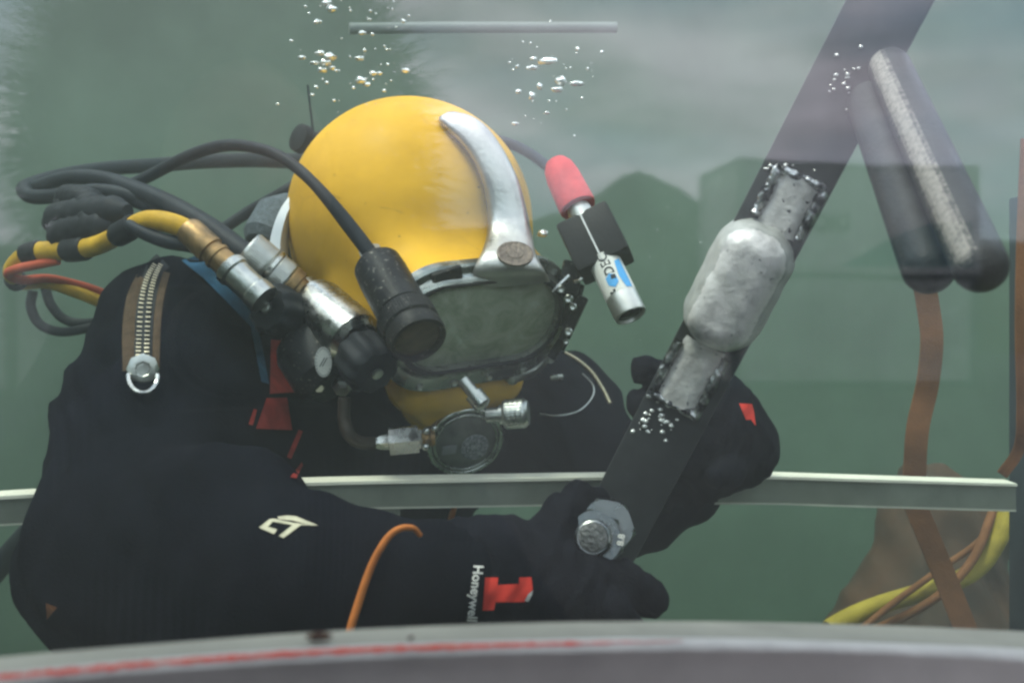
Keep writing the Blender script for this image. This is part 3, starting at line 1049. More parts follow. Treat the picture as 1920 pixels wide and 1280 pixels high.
zs = obj('zip_slider', mb, satin, person, smooth=30)
mb = MB()
ringp = [on(['body'], 268 + 27 * math.cos(a), 706 + 30 * math.sin(a), 0.009) for a in np.linspace(-0.15, math.pi + 0.15, 22)]
tube(mb, ringp, 0.0021, 8)
obj('pull_ring', mb, chrome, zs)

# harness webbing
decal('shoulder_strap', [[(340, 488), (372, 478), (400, 500), (440, 545), (478, 590), (490, 640), (470, 612), (420, 560), (380, 520)]], ['body'], blue_m, person, 0.003, 8, 0.004)
decal('shoulder_strap', [[(470, 612), (490, 640), (505, 720), (490, 715)]], ['body'], blue_m, person, 0.003, 8, 0.004)
decal('chest_strap', [[(508, 636), (545, 640), (552, 735), (506, 738)]], ['body'], red_m, person, 0.003, 8, 0.004)
decal('chest_strap', [[(500, 746), (538, 745), (548, 806), (480, 803)]], ['body'], red_m, person, 0.003, 8, 0.004)
decal('chest_strap', [[(476, 766), (482, 768), (474, 797), (466, 795)]], ['body'], red_m, person, 0.003, 8, 0.003)
decal('chest_strap', [[(560, 805), (568, 808), (546, 860), (538, 856)]], ['body'], red_m, person, 0.003, 8, 0.003)
decal('chest_strap', [[(566, 866), (568, 872), (556, 896), (544, 894)]], ['body'], red_m, person, 0.003, 8, 0.003)
# sleeve print
def c3(pts): return [(x / 2.977, 850 + y / 2.977) for (x, y) in pts]
decal('sleeve_print', [c3([(1445, 412), (1505, 364), (1530, 362), (1650, 388), (1636, 398), (1522, 378), (1496, 408), (1548, 422), (1530, 448)]),
                       c3([(1545, 352), (1600, 344), (1650, 348), (1776, 400), (1740, 400), (1632, 372), (1560, 366)]),
                       c3([(1650, 386), (1740, 399), (1680, 398), (1582, 470), (1556, 458), (1632, 398)])], ['body'], cream_print, person, 0.001, 5, 0.0005)
# glove print: word down the cuff and the red block
text_decal('glove_lettering', 'Honeywell', 27, (889, 1058), (-0.115, 0.95), (0.95, 0.06), BS, white_print, glove, 0.0016, 0.7, 0.96)
decal('glove_mark', [[(910, 1082), (934, 1082), (933, 1096), (973, 1094), (974, 1082), (996, 1081), (999, 1104), (984, 1128), (929, 1128), (926, 1143), (905, 1144)]], BS, red_print, glove, 0.0012, 5, 0.0004)
decal('glove_mark', [[(999, 1106), (997, 1116), (991, 1127), (984, 1126), (990, 1114)]], BS, white_print, glove, 0.0018, 5, 0.0004)
decal('glove_mark', [[(1386, 756), (1410, 757), (1414, 772), (1417, 798), (1408, 786), (1399, 787)]], BS, red_print, glove2, 0.0012, 5, 0.0004)
decal('sleeve_tag', [[(86, 1130), (107, 1138), (88, 1161)]], ['body'], orange_web, person, 0.001, 6, 0.0005, 0.84)
# cord edge on the far shoulder
mb = MB()
for i, p in enumerate(catmull([(1066, 656), (1090, 670), (1115, 692), (1135, 722), (1148, 748)], 7)):
    ball(mb, on(['body'], p[0] - 5, p[1] + 6, 0.004, 1.22), 0.0026, 1)
obj('shoulder_piping', mb, zip_m, person)
mb = MB()
tube(mb, [on(['body'], p[0], p[1], 0.002, 1.2) for p in catmull([(1092, 700), (1112, 722), (1110, 745), (1085, 770), (1045, 779), (1012, 776)], 5)], 0.0010, 6)
obj('shoulder_seam', mb, satin, person)
mb = MB()
c = on(['body'], 1044, 707, 0.004, 1.2)
box(mb, c, Vector((1, 0, 0.1)).normalized(), Vector((0, 1, 0)), UP, 0.016, 0.006, 0.007, 0.002)
obj('snap_clip', mb, chrome, person)

# ------------------------------------------------------------------ helmet
HC = P(773, 418, 1.17)
hF = Vector((.45, -.74, -.50)).normalized()
hU = Vector((.13, -.495, .85)); hU = (hU - hF * hU.dot(hF)).normalized()
hR = hU.cross(-hF).normalized()
if hR.x < 0: hR = -hR
def HL_(x, y, z):
    """helmet coordinates: x across the face, y out of the face, z up the face"""
    return HC + hR * x + hF * y + hU * z
PC = (0.0, .191, -.025)          # port centre in helmet coordinates
PW, PH, PR_ = .090, .049, .046   # port half width, half height, corner radius
M3 = np.array([hR, hF, hU], np.float32)
HCn = np.array(HC, np.float32)

def rbox2(x, z, w, h, r):
    qx, qz = np.abs(x) - (w - r), np.abs(z) - (h - r)
    return np.sqrt(np.maximum(qx, 0) ** 2 + np.maximum(qz, 0) ** 2) + np.minimum(np.maximum(qx, qz), 0) - r

def lc(X, a, b, ra, rb):
    return sd_cone(X, a, b, ra, rb)

def shell_fn(X):
    L = (X - HCn) @ M3.T
    x, y, z = L[..., 0], L[..., 1], L[..., 2]
    d = np.sqrt(x * x + y * y + z * z) - 0.1405
    # lower skirt of the shell
    d = smin(d, lc(L, (0, -.02, 0), (0, .0, -.10), .128, .118), 0.03)
    # face block that carries the port
    t = np.clip((y - 0.06) / 0.13, 0, 1)
    fb = np.maximum(rbox2(x, z - PC[2], PW + .014, PH + .016, PR_ + .012), np.abs(y - 0.115) - 0.068)
    d = smin(d, fb, 0.034)
    # ear bumps
    for sx in (-1, 1):
        d = smin(d, lc(L, (sx * .085, .085, -.045), (sx * .090, .125, -.055), .038, .03), 0.02)
    # chin
    d = smin(d, lc(L, (0, .105, -.10), (0, .118, -.165), .080, .048), 0.02)
    d = smin(d, lc(L, (-.042, .146, -.128), (.056, .146, -.134), .033, .033), 0.03)
    d = smin(d, np.maximum(np.abs(x) - (.075 + (z + .09) * .5), np.maximum(np.abs(z + .115) - .055, np.abs(y - .13) - .03)), 0.015)
    # the hollow behind the window
    hol = np.maximum(rbox2(x, z - PC[2], PW - .004, PH - .004, PR_ - .004), np.abs(y - 0.17) - 0.10)
    return smax(d, -hol, 0.004)
ext = 0.27
V, F = surface_nets(shell_fn, np.array(HC) - ext, np.array(HC) + ext, 0.0036)
helmet = thing('diving_helmet', P(780, 760, 1.17), 'yellow hard-shell diving helmet with a metal handle and wide face window', 'helmet')
mb = MB(); mb.v = [Vector(v) for v in V]; mb.f = [tuple(int(i) for i in f) for f in F]
Lc = (V - HCn) @ M3.T
inside = (np.abs(Lc[:, 0]) < PW + .001) & (np.abs(Lc[:, 2] - PC[2]) < PH + .001) & (Lc[:, 1] > 0.05)
inside &= rbox2(Lc[:, 0], Lc[:, 2] - PC[2], PW + .001, PH + .001, PR_) < 0
mb.m = [1 if inside[list(f)].all() else 0 for f in mb.f]
obj('shell', mb, [yellow, liner], helmet, smooth=180, bvh='shell')

def stadium(w, h, r, n=40, asym=0.0):
    """outline of the port: x, z pairs"""
    out = []
    for (cx, cz, a0) in ((w - r, h - r, 0), (-(w - r), h - r, 90), (-(w - r), -(h - r), 180), (w - r, -(h - r), 270)):
        for k in range(n // 4):
            a = R(a0 + 90 * k / (n // 4 - 1))
            out.append((cx + r * math.cos(a), cz + r * math.sin(a)))
    return out
def ring_loft(mb, secs, n=64, mi=0):
    """secs: (grow, y, dz_low) loops of the port outline"""
    rows = []
    for (gx, y, low) in secs:
        row = []
        for (x, z) in stadium(PW + gx, PH + gx, max(PR_ + gx, .004), n):
            zz = z - (low if z < -0.01 else 0)
            row.append(HL_(x, PC[1] + y, PC[2] + zz))
        rows.append(row)
    grid_mesh(mb, rows, mi, closed=True)
mb = MB()
ring_loft(mb, [(.016, -.012, .002), (.020, -.008, .010), (.020, .0005, .011), (.0175, .003, .009), (.010, .0035, .004), (.0075, .010, .0), (.004, .0125, 0), (-.001, .011, 0), (-.003, .004, 0), (-.003, -.006, 0)])
ring = obj('port_ring', mb, ring_m, helmet, smooth=35, bvh='ring')
mb = MB()
rows = []
for k in range(10):
    a = 2 * math.pi * k / 10
    rows.append([HL_(x, PC[1] + .0115 + .0022 * math.sin(a), PC[2] + z) for (x, z) in stadium(PW + .002 + .0022 * math.cos(a), PH + .002 + .0022 * math.cos(a), PR_ + .002, 64)])
rows.append(rows[0])
grid_mesh(mb, rows, closed=True)
obj('port_gasket', mb, black_rub, ring, smooth=180)
# window: slightly domed pane
mb = MB()
rows = []
for f in (1.0, 0.8, 0.55, 0.3, 0.08):
    rows.append([HL_(x * f, PC[1] + .005 + .007 * (1 - f * f), PC[2] + z * f) for (x, z) in stadium(PW - .002, PH - .002, PR_ - .002, 64)])
grid_mesh(mb, rows, closed=True)
mb.add([HL_(0, PC[1] + .012, PC[2])] + rows[-1], [(0, 1 + (i + 1) % 64, 1 + i) for i in range(64)])
obj('port_glass', mb, port_glass_mat(), helmet, smooth=180)
# breathing mask and rod inside
mb = MB()
ball(mb, HL_(0, .135, -.055), .034, 3, (1.1, 1, .8))
obj('inner_mask', mb, black_rub, helmet, smooth=180)
mb = MB()
tube(mb, [HL_(-.028, .150, -.035), HL_(-.010, .188, -.062)], .0055, 12)
obj('nose_rod', mb, satin, helmet)
# screws round the ring
for (x, z) in ((-.062, -.083), (-.022, -.084), (.020, -.084), (.062, -.083), (.104, -.02), (.104, .012), (-.104, -.02), (-.07, .040), (.06, .042), (0.095, -.062)):
    mb = MB()
    c = HL_(x, PC[1] + .002, PC[2] + z)
    if abs(x) < .1 and z < -.07: c = HL_(x, PC[1] + .0015, PC[2] + z + .012)
    lathe(mb, c, c + hF, [(0, .0045), (.0025, .0045), (.0038, .0036), (.0042, .002), (.0036, .0015)], 12)
    obj('screw', mb, satin, ring)
# clip plate on the ring's upper corner and the long latch beneath
mb = MB(); c = HL_(-.045, PC[1] + .006, PC[2] + .058)
box(mb, c, (hR + hU * 0.25).normalized(), hF, (hU - hR * 0.25).normalized(), .032, .006, .020, .003)
obj('ring_clip', mb, worn_black, ring)
mb = MB()
q = [HL_(PC[0] + .055, PC[1] - .006, PC[2] - .084), HL_(.080, PC[1] - .004, PC[2] - .078), HL_(.100, PC[1] - .010, PC[2] - .062), HL_(.112, PC[1] - .02, PC[2] - .045)]
tube(mb, q, [.0075, .0068, .0068, .0062], 12)
ball(mb, q[0], .009, 2); ball(mb, q[-1], .009, 2)
obj('latch', mb, satin, helmet)
# hinge arm on the far side of the window
mb = MB()
for (a, b, w) in (((1045, 535), (1088, 548), 16), ((1078, 545), (1062, 610), 13), ((1092, 560), (1050, 650), 11), ((1052, 640), (1035, 668), 9)):
    pa, pb = P(a[0], a[1], 1.06), P(b[0], b[1], 1.07)
    ax = (pb - pa).normalized(); v = ray(*a); s_ = ax.cross(v).normalized()
    box(mb, (pa + pb) / 2, s_, v, ax, w * 1.06 / FPX * 2, .012, (pb - pa).length + .006, .003)
obj('hinge_arm', mb, worn_black, helmet)
for (px, py, r_) in ((1052, 542, 8), (1066, 560, 9), (1074, 575, 8), (1066, 622, 8), (1062, 640, 6)):
    mb = MB(); c = P(px, py, 1.051); v = -ray(px, py)
    lathe(mb, c + v * -.004, c + v, [(0, r_ * 1.05 / FPX), (.007, r_ * 1.05 / FPX), (.009, r_ * .7 / FPX), (.0085, r_ * .4 / FPX)], 12)
    obj('hinge_bolt', mb, satin, helmet)
mb = MB()
tube(mb, [P(1036, 548, 1.05), P(1068, 517, 1.05)], .0030, 8)
obj('hinge_pin', mb, chrome, helmet)

# handle: from the crown down to the window
LR = [((822, 226), (852, 209)), ((838, 245), (885, 218)), ((862, 268), (915, 240)), ((886, 300), (946, 284)), ((903, 340), (972, 338)), ((913, 388), (988, 395)), ((914, 430), (998, 440)), ((904, 470), (1006, 478)), ((884, 510), (1022, 508)), ((874, 545), (1032, 528))]
q = catmull([(a[0], a[1], b[0], b[1]) for a, b in LR], 5)
rows = []
for i, (ax_, ay_, bx_, by_) in enumerate(q):
    f = i / (len(q) - 1)
    cx, cy = (ax_ + bx_) / 2, (ay_ + by_) / 2
    h = hit(['shell', 'ring'], cx - 12, cy + 6)
    d = h[0].y if h else 1.08
    if f > 0.72:
        d = min(d, 1.035 + 0.0 * f)
    lift = 0.016 + 0.010 * math.sin(math.pi * min(1, f * 1.1))
    d -= lift
    if rows and False: pass
    rows.append([d, ax_, ay_, bx_, by_])
ds = np.array([r[0] for r in rows])
for _ in range(6):
    ds[1:-1] = (ds[:-2] + 2 * ds[1:-1] + ds[2:]) / 4
loops = []
for i, r_ in enumerate(rows):
    d = ds[i]
    a, b = P(r_[1], r_[2], d + .006), P(r_[3], r_[4], d + .006)
    c = (a + b) / 2; s_ = (b - a) / 2
    v = -ray((r_[1] + r_[3]) / 2, (r_[2] + r_[4]) / 2)
    hgt = min(0.016, 0.55 * s_.length + .004) if i / len(rows) < .7 else 0.014 - 0.006 * (i / len(rows) - .7) / .3
    loop = []
    for k in range(20):
        an = 2 * math.pi * k / 20
        ca, sa = math.cos(an), math.sin(an)
        e_ = 0.7
        loop.append(c + s_ * (abs(ca) ** e_ * (1 if ca > 0 else -1)) + v * (hgt * abs(sa) ** 0.8 * (1 if sa > 0 else -1)))
    loops.append(loop)
mb = MB()
c0 = sum(loops[0], Vector()) / 20
loops.insert(0, [c0 + (p - c0) * 0.55 + (c0 - sum(loops[2], Vector()) / 20).normalized() * .004 for p in loops[0]])
grid_mesh(mb, loops, closed=True)
mb.add(loops[0], [tuple(range(20))]); mb.add(loops[-1], [tuple(range(20))])
hd = obj('handle', mb, handle_m, helmet, smooth=60, bvh='handle')
h = hit(['handle'], 966, 476)
if h:
    nrm = (h[2] if h[2].dot(ray(966, 476)) < 0 else -h[2])
    mb = MB()
    lathe(mb, h[0] - nrm * .001, h[0] + nrm, [(0, .0185), (.0022, .0185), (.0026, .0165), (.002, .0155), (.002, .009), (.0028, .008), (.0028, .004)], 36)
    obj('badge', mb, bronze, hd)
h = hit(['handle'], 905, 546)
if h:
    mb = MB(); v = -ray(905, 546)
    lathe(mb, h[0] + v * -.001, h[0] + v, [(0, .0055), (.0016, .0055), (.0018, .005)], 16)
    obj('rivet', mb, worn_black, hd)

# regulator at the chin
rc = HL_(.010, .176, -.192)
rn = (hF + Vector((-.12, -.25, -.05))).normalized()
mb = MB()
lathe(mb, rc - rn * .022, rc + rn, [(0, 0.0316), (.004, 0.0407), (.012, 0.0435), (.020, 0.0446), (.0255, 0.0446), (.0275, 0.0424), (.0275, 0.0384), (.0262, 0.0373), (.029, 0.0316), (.0315, 0.0226), (.0325, 0.0113), (.0328, 0.0023)], 48)
reg = obj('regulator', mb, reg_m, helmet, smooth=30, bvh='reg')
mb = MB()
rx_, ry_, rz_ = frame_of(rn)
for (rr_, tt_, th_) in ((.0425, .0045, .0030), (.0365, .0062, .0016)):
    pts = [rc + rn * tt_ + (rx_ * math.cos(t) + ry_ * math.sin(t)) * rr_ for t in np.linspace(0, 2 * math.pi, 41)]
    tube(mb, pts, th_, 8, caps=False)
obj('rim', mb, chrome, reg, smooth=60)
mb = MB()
h = hit(['reg'], 890, 838)
bc = h[0] if h else rc
lathe(mb, bc - rn * .0015, bc + rn, [(0, .0165), (.0025, .0165), (.003, .0155), (.0028, .002)], 32)
obj('badge', mb, badge_m, reg)
h = hit(['reg'], 845, 842)
mb = MB()
if h:
    box(mb, h[0] + rn * .0008, (hR * 1 - hU * .05).normalized(), rn, hU, .022, .002, .012, .0006)
    obj('plate', mb, plate_m, reg)
# regulator fittings: hose union, adjusting knob, small screws
a, b = P(790, 822, 1.03), P(706, 830, 1.025)
mb = MB()
ux = (b - a)
lathe(mb, a, b, [(-.012, .008), (-.002, .0085), (0, .011), (.003, .011), (.003, .0155), (.033, .0155), (.034, .009), (.042, .008), (.047, .006)], 6)
obj('hose_union', mb, chrome, helmet, smooth=25)
mb = MB()
lathe(mb, a + (a - b).normalized() * .014, b, [(0, .0085), (.004, .0098), (.006, .0085), (.010, .0098), (.014, .0085), (.018, .0075)], 20)
obj('union_neck', mb, brass, helmet)
for (px, py, r_) in ((800, 808, .004), (815, 803, .0035), (798, 838, .0045)):
    mb = MB(); ball(mb, P(px, py, 1.02), r_, 2)
    obj('screw', mb, chrome, helmet)
a, b = P(930, 778, 1.03), P(988, 774, 1.025)
mb = MB()
lathe(mb, a, b, [(-.01, .008), (.004, .008), (.004, .0105), (.008, .0105)], 20)
obj('knob_stem', mb, satin, helmet)
mb = MB(); knurled(mb, a, b, .008, .032, .0150, .00035, 34, 10)
lathe(mb, a, b, [(.032, .0138), (.034, .012), (.0342, .003)], 24)
obj('adjusting_knob', mb, satin, helmet)
a, b = P(868, 712, 1.008), P(912, 768, 1.0)
mb = MB()
lathe(mb, a, b, [(0, .0065), (.018, .0065), (.018, .0095), (.032, .0095), (.034, .008), (.036, .004)], 16)
obj('nose_block_knob', mb, satin, helmet)

# side block with knobs
sb = []
a, b = P(572, 548, 1.06), P(700, 668, .985)
mb = MB()
lathe(mb, a, b, [(-.002, .014), (0, .019), (.016, .019), (.018, .0255), (.030, .0285), (.085, .0300), (.098, .0290), (.104, .022)], 40)
side = obj('side_block', mb, chrome, helmet, smooth=30, bvh='side')
mb = MB(); box(mb, P(556, 540, 1.055), (b - a).normalized(), ray(556, 540), (b - a).normalized().cross(ray(556, 540)), .026, .022, .020, .002)
obj('union_nut', mb, satin, side)
mb = MB(); c = P(600, 690, 1.03)
lathe(mb, P(575, 640, 1.045), P(622, 722, 1.02), [(0, .034), (.01, .038), (.05, .036), (.062, .024)], 28)
obj('valve_body', mb, worn_black, side, bvh='valve')
h = hit(['valve', 'side'], 606, 678)
if h:
    mb = MB(); v = h[2] if h[2].dot(ray(606, 678)) < 0 else -h[2]
    c = h[0] + v * .0012
    xx = Vector((1, 0, 0)); xx = (xx - v * xx.dot(v)).normalized(); yy = v.cross(xx)
    vs = [c + (xx * .0085 * math.cos(t) + yy * .0155 * math.sin(t)) for t in np.linspace(0, 2 * math.pi, 25)[:-1]]
    mb.add(vs, [tuple(range(24))])
    o = obj('dial', mb, lbl_white, side, smooth=0)
    mb = MB()
    for t in np.linspace(0.3, 2 * math.pi - .6, 22):
        p = c + v * .0006 + (xx * .0074 * math.cos(t) + yy * .0138 * math.sin(t))
        box(mb, p, xx, yy, v, .0010, .0010, .0003)
    for k in (-1, 1):
        box(mb, c + v * .0006 + xx * .0013 * k, (xx + yy * 1.6).normalized(), (yy - xx * 1.6).normalized(), v, .010, .0008, .0003)
    obj('dial_marks', mb, soot, o)
def fluted_knob(name, a, b, r, L, flutes=9, parent=helmet, m=black_rub):
    mb = MB()
    a, b = Vector(a), Vector(b)
    x, y, z = frame_of(b - a)
    n = flutes * 8
    rows = []
    for (t, f) in ((0, .80), (.12, .95), (.3, 1.0), (.75, 1.0), (.9, .95), (1.0, .82)):
        row = []
        for k in range(n):
            an = 2 * math.pi * k / n
            rr = r * f * (1 + .055 * math.cos(flutes * an))
            row.append(a + z * (t * L) + (x * math.cos(an) + y * math.sin(an)) * rr)
        rows.append(row)
    grid_mesh(mb, rows, closed=True)
    mb.add(rows[0], [tuple(reversed(range(n)))]); mb.add(rows[-1], [tuple(range(n))])
    o = obj(name, mb, m, parent, smooth=50)
    mb = MB()
    lathe(mb, a + z * L, b + z * (L + 1), [(-.002, r * .22), (.003, r * .22), (.004, r * .15), (.0035, r * .05)], 14)
    obj('knob_screw', mb, satin, o)
    return o
fluted_knob('free_flow_knob', P(668, 655, 1.0), P(720, 715, .965), .0275, .042)
fluted_knob('emergency_valve_knob', P(545, 590, 1.035), P(495, 575, 1.0), .0265, .036)
mb = MB(); lathe(mb, P(530, 590, 1.05), P(590, 640, 1.04), [(0, .016), (.02, .021), (.04, .018)], 20)
obj('valve_neck', mb, brass, side)
for (px, py, r_) in ((596, 722, .008), (578, 715, .006), (640, 728, .010)):
    mb = MB(); lathe(mb, P(px, py - 14, 1.02), P(px + 4, py + 16, 1.0), [(0, r_), (.012, r_), (.014, r_ * .7), (.018, r_ * .6)], 6)
    obj('plug', mb, satin, side, smooth=25)
# bent breathing pipe from the block to the regulator
mb = MB(); tube(mb, hose_pts([(646, 745, 1.0), (645, 785, 1.0), (655, 815, 1.0), (675, 829, 1.01), (700, 830, 1.025)]), .0065, 12)
obj('bent_pipe', mb, pipe_dk, helmet, smooth=60)
# neck ring, pad and rear mount
mb = MB(); q = catmull([(579, 345, 1.13), (550, 375, 1.125), (532, 410, 1.12), (522, 450, 1.115), (521, 485, 1.11), (526, 505, 1.11)], 6)
rows = []
for (px, py, d) in q:
    c = P(px, py, d)
    rows.append([c + Vector((-.010, .004, -.003)), c + Vector((-.0085, -.005, -.003)), c + Vector((.0045, -.008, .002)), c + Vector((.009, .0, .004)), c + Vector((.007, .02, .004))])
grid_mesh(mb, rows)
obj('neck_ring', mb, ringw_m, helmet, smooth=40)
mb = MB()
lathe(mb, P(500, 470, 1.26), P(560, 392, 1.30), [(0, .030), (.01, .040), (.05, .045), (.075, .03)], 24)
obj('neck_pad', mb, mesh_m, helmet)
mb = MB()
lathe(mb, P(556, 256, 1.30), P(650, 300, 1.36), [(0, .013), (.002, .0185), (.008, .0195), (.012, .0195), (.016, .016), (.022, .015), (.03, .0195), (.09, .022)], 28)
obj('rear_mount', mb, black_rub, helmet)
mb = MB()
tube(mb, [P(572, 312, 1.26), P(602, 316, 1.25)], .010, 14); tube(mb, [P(590, 310, 1.245), P(598, 320, 1.245)], .0125, 14)
obj('rear_fitting', mb, chrome, helmet)
mb = MB(); tube(mb, [P(577, 160, 1.34), P(582, 205, 1.335), P(589, 258, 1.33)], .0016, 6)
obj('aerial', mb, hose_m, helmet)
# shell corner behind the hinge
mb = MB(); 
vs = [P(1022, 488, 1.10), P(1040, 497, 1.10), P(1056, 516, 1.09), P(1038, 512, 1.09)]
vs2 = [p + Vector((0, .02, 0)) for p in vs]
mb.add(vs + vs2, [(0, 1, 2, 3), (7, 6, 5, 4), (0, 4, 5, 1), (1, 5, 6, 2), (2, 6, 7, 3), (3, 7, 4, 0)])
obj('shell_corner', mb, yellow, helmet, smooth=0)

# ------------------------------------------------------------------ helmet lamp
a, b = P(700, 484, 1.005), P(787, 642, .925)
lamp = thing('helmet_lamp', (a + b) / 2, 'worn black cylindrical lamp with a knurled ring mounted before the helmet', 'lamp')
Lm = (b - a).length
mb = MB()
lathe(mb, a, b, [(.004, .012), (.008, .020), (.014, .0245), (.03, .0255), (Lm * .66, .0255), (Lm * .67, .0245), (Lm * .71, .0245)], 40)
obj('body', mb, worn_black, lamp, smooth=30)
mb = MB(); knurled(mb, a, b, Lm * .69, Lm * .845, .0282, .0003, 60, 12)
obj('knurled_ring', mb, satin if False else worn_black, lamp, smooth=20)
mb = MB()
lathe(mb, a, b, [(Lm * .845, .0265), (Lm * .865, .0262), (Lm * .875, .0278), (Lm * .955, .0282), (Lm * .985, .0272), (Lm * .985, .0238), (Lm * .965, .0232), (Lm * .90, .0225)], 48)
obj('bezel', mb, worn_black, lamp, smooth=30)
mb = MB()
lathe(mb, a, b, [(Lm * .91, .0226), (Lm * .945, .0226), (Lm * .955, .017), (Lm * .957, .010), (Lm * .958, .001)], 40)
obj('lens', mb, torch_lens, lamp)
mb = MB(); lathe(mb, a, b, [(-.012, .0105), (-.010, .0125), (.004, .0125), (.006, .0105)], 6)
obj('gland_nut', mb, brass if False else satin, lamp, smooth=25)

# ------------------------------------------------------------------ helmet camera
a, b = P(1040, 300, 1.085), P(1183, 592, .995)
hc = thing('helmet_camera', (a + b) / 2, 'small silver tube camera with a white label and red cable boot', 'camera')
Lm = (b - a).length
def at(f): return f * Lm
mb = MB(); lathe(mb, a, b, [(at(.02), .012), (at(.06), .0165), (at(.12), .0185), (at(.30), .0200), (at(.325), .0195), (at(.33), .016)], 28)
obj('cable_boot', mb, red_boot, hc, smooth=40)
mb = MB(); lathe(mb, a, b, [(at(.32), .0125), (at(.345), .0125), (at(.35), .0132), (at(.40), .0132), (at(.42), .012), (at(.5), .012)], 28)
obj('collar', mb, alu_m, hc, smooth=30)
mb = MB(); lathe(mb, a, b, [(at(.40), .0160), (at(.885), .0160), (at(.887), .0166), (at(.985), .0166), (at(1.0), .0160), (at(1.0), .0138), (at(.99), .0132), (at(.975), .013)], 40)
tube_o = obj('tube', mb, alu_m, hc, smooth=30)
mb = MB(); lathe(mb, a, b, [(at(.965), .0134), (at(.985), .0134), (at(.99), .009), (at(.991), .001)], 32)
obj('lens', mb, lens_m, hc)
mb = MB(); lathe(mb, a, b, [(at(.66), .01645), (at(.8855), .01645)], 48)
lab = obj('label_sleeve', mb, lbl_white, hc, smooth=40, bvh='cam')
axd = np.array((143., 292.)); axd /= np.linalg.norm(axd); prp = np.array((axd[1], -axd[0]))   # prp points to the upper right
def cp(t, s):
    """label coordinates: t px down the axis from the boot, s px to the right of the axis"""
    q_ = np.array((1040., 300.)) + axd * t + prp * s
    return (q_[0], q_[1])
A_ = 325 * 1.0
decal('blue_field', [[cp(A_ * .672, 17), cp(A_ * .76, 13), cp(A_ * .82, 16), cp(A_ * .865, 19), cp(A_ * .87, 27), cp(A_ * .672, 27)]], ['cam'], blue_print, lab, 0.0004, 4, 0.0002)
decal('drop_logo', [[cp(A_ * .765 + 13 * math.cos(t) * (1.15 if math.cos(t) > 0 else 1), -2 + 12 * math.sin(t)) for t in np.linspace(0, 2 * math.pi, 7)[:-1]]], ['cam'], blue_print, lab, 0.0005, 4, 0.0002)
decal('drop_logo', [[cp(A_ * .735, -1), cp(A_ * .76, -3), cp(A_ * .765, 7), cp(A_ * .74, 8)]], ['cam'], dark_print, lab, 0.0008, 4, 0.0002)
for (t, s_) in ((.835, -14), (.845, -8), (.825, -7)):
    decal('dot', [[cp(A_ * t + 3 * math.cos(k), s_ + 3 * math.sin(k)) for k in np.linspace(0, 2 * math.pi, 9)[:-1]]], ['cam'], dark_print, lab, 0.0006, 3, 0.0002)
o0 = cp(A_ * .735, -9 + 8)
text_decal('lettering', 'DECC', 27, cp(A_ * .735, 9), tuple(-axd), tuple(-prp), ['cam'], dark_print, lab, 0.0006, 0.3, 0.82)
# clamp block and bent bracket
mb = MB()
cc = a + (b - a) * .545
ax3 = (b - a).normalized(); v = (cc - CAMP).normalized(); v = (v - ax3 * v.dot(ax3)).normalized(); s3 = ax3.cross(v)
box(mb, cc + v * .004, s3, v, ax3, .058, .040, .062, .004)
obj('clamp_block', mb, camblk, hc, bvh='clamp')
mb = MB()
tube(mb, [cc - v * .0172 - ax3 * .030 - s3 * .001, cc - v * .0172 + ax3 * .031 - s3 * .001], .0011, 6)
obj('clamp_seam', mb, alu_m, hc)
mb = MB()
tube(mb, hose_pts([(1060, 455, 1.035), (1075, 482, 1.03), (1088, 508, 1.03), (1091, 520, 1.03), (1086, 526, 1.03), (1078, 528, 1.035)], 5), .0019, 8)
obj('bent_bracket', mb, chrome, hc)
mb = MB(); box(mb, P(1070, 520, 1.055), Vector((1, 0, -.2)).normalized(), Vector((0, 1, 0)), Vector((.2, 0, 1)).normalized(), .022, .01, .035, .003)
obj('mount_foot', mb, worn_black, hc)

# ------------------------------------------------------------------ hoses and cables
def hose(name, ctrl, rpx, m, label, cat='hose', n=7, seg=12, group=None, parent=None):
    """ctrl (px, py, depth); radius in px at the hose's own depth"""
    q = catmull(ctrl, n)
    mb = MB()
    tube(mb, [P(*p) for p in q], [rpx * p[2] / FPX if not isinstance(rpx, (list, tuple)) else np.interp(i / (len(q) - 1), np.linspace(0, 1, len(rpx)), rpx) * p[2] / FPX for i, p in enumerate(q)], seg)
    o = obj(name, mb, m, parent, base=P(*ctrl[0]) if parent is None else None, smooth=60)
    if parent is None:
        tag(o, label, cat, group)
    return o
h1 = hose('lamp_cable', [(695, 476, 1.0), (660, 430, 1.005), (610, 368, 1.01), (565, 322, 1.03), (520, 291, 1.05), (468, 275, 1.08), (415, 274, 1.11), (355, 292, 1.14), (290, 325, 1.17), (235, 352, 1.18), (170, 385, 1.17), (125, 410, 1.16)],
     [15, 14.5, 11, 11, 11, 11.5, 11.5, 11.5, 11.5, 11.5], hose_m, 'black cable arching over to the lamp before the helmet', 'cable')
hose('air_hose', [(640, 300, 1.55), (560, 302, 1.52), (470, 300, 1.48), (380, 303, 1.44), (290, 310, 1.40), (200, 316, 1.36), (120, 328, 1.32), (60, 345, 1.27), (45, 356, 1.24), (62, 369, 1.21), (120, 366, 1.18), (180, 358, 1.16), (240, 366, 1.145), (300, 390, 1.13), (350, 420, 1.12)],
     [15, 14, 13.5, 13, 14, 14, 14, 14], hose_m, 'far black hose looping wide behind the clamped bundle')
hose('air_hose', [(70, 350, 1.22), (130, 333, 1.2), (190, 335, 1.18), (250, 355, 1.15), (320, 385, 1.11), (390, 425, 1.07), (440, 462, 1.045), (480, 490, 1.03)],
     [13, 14, 15, 18, 20, 21, 22, 22], hose_m, 'thick black hose running into the knurled silver coupling')
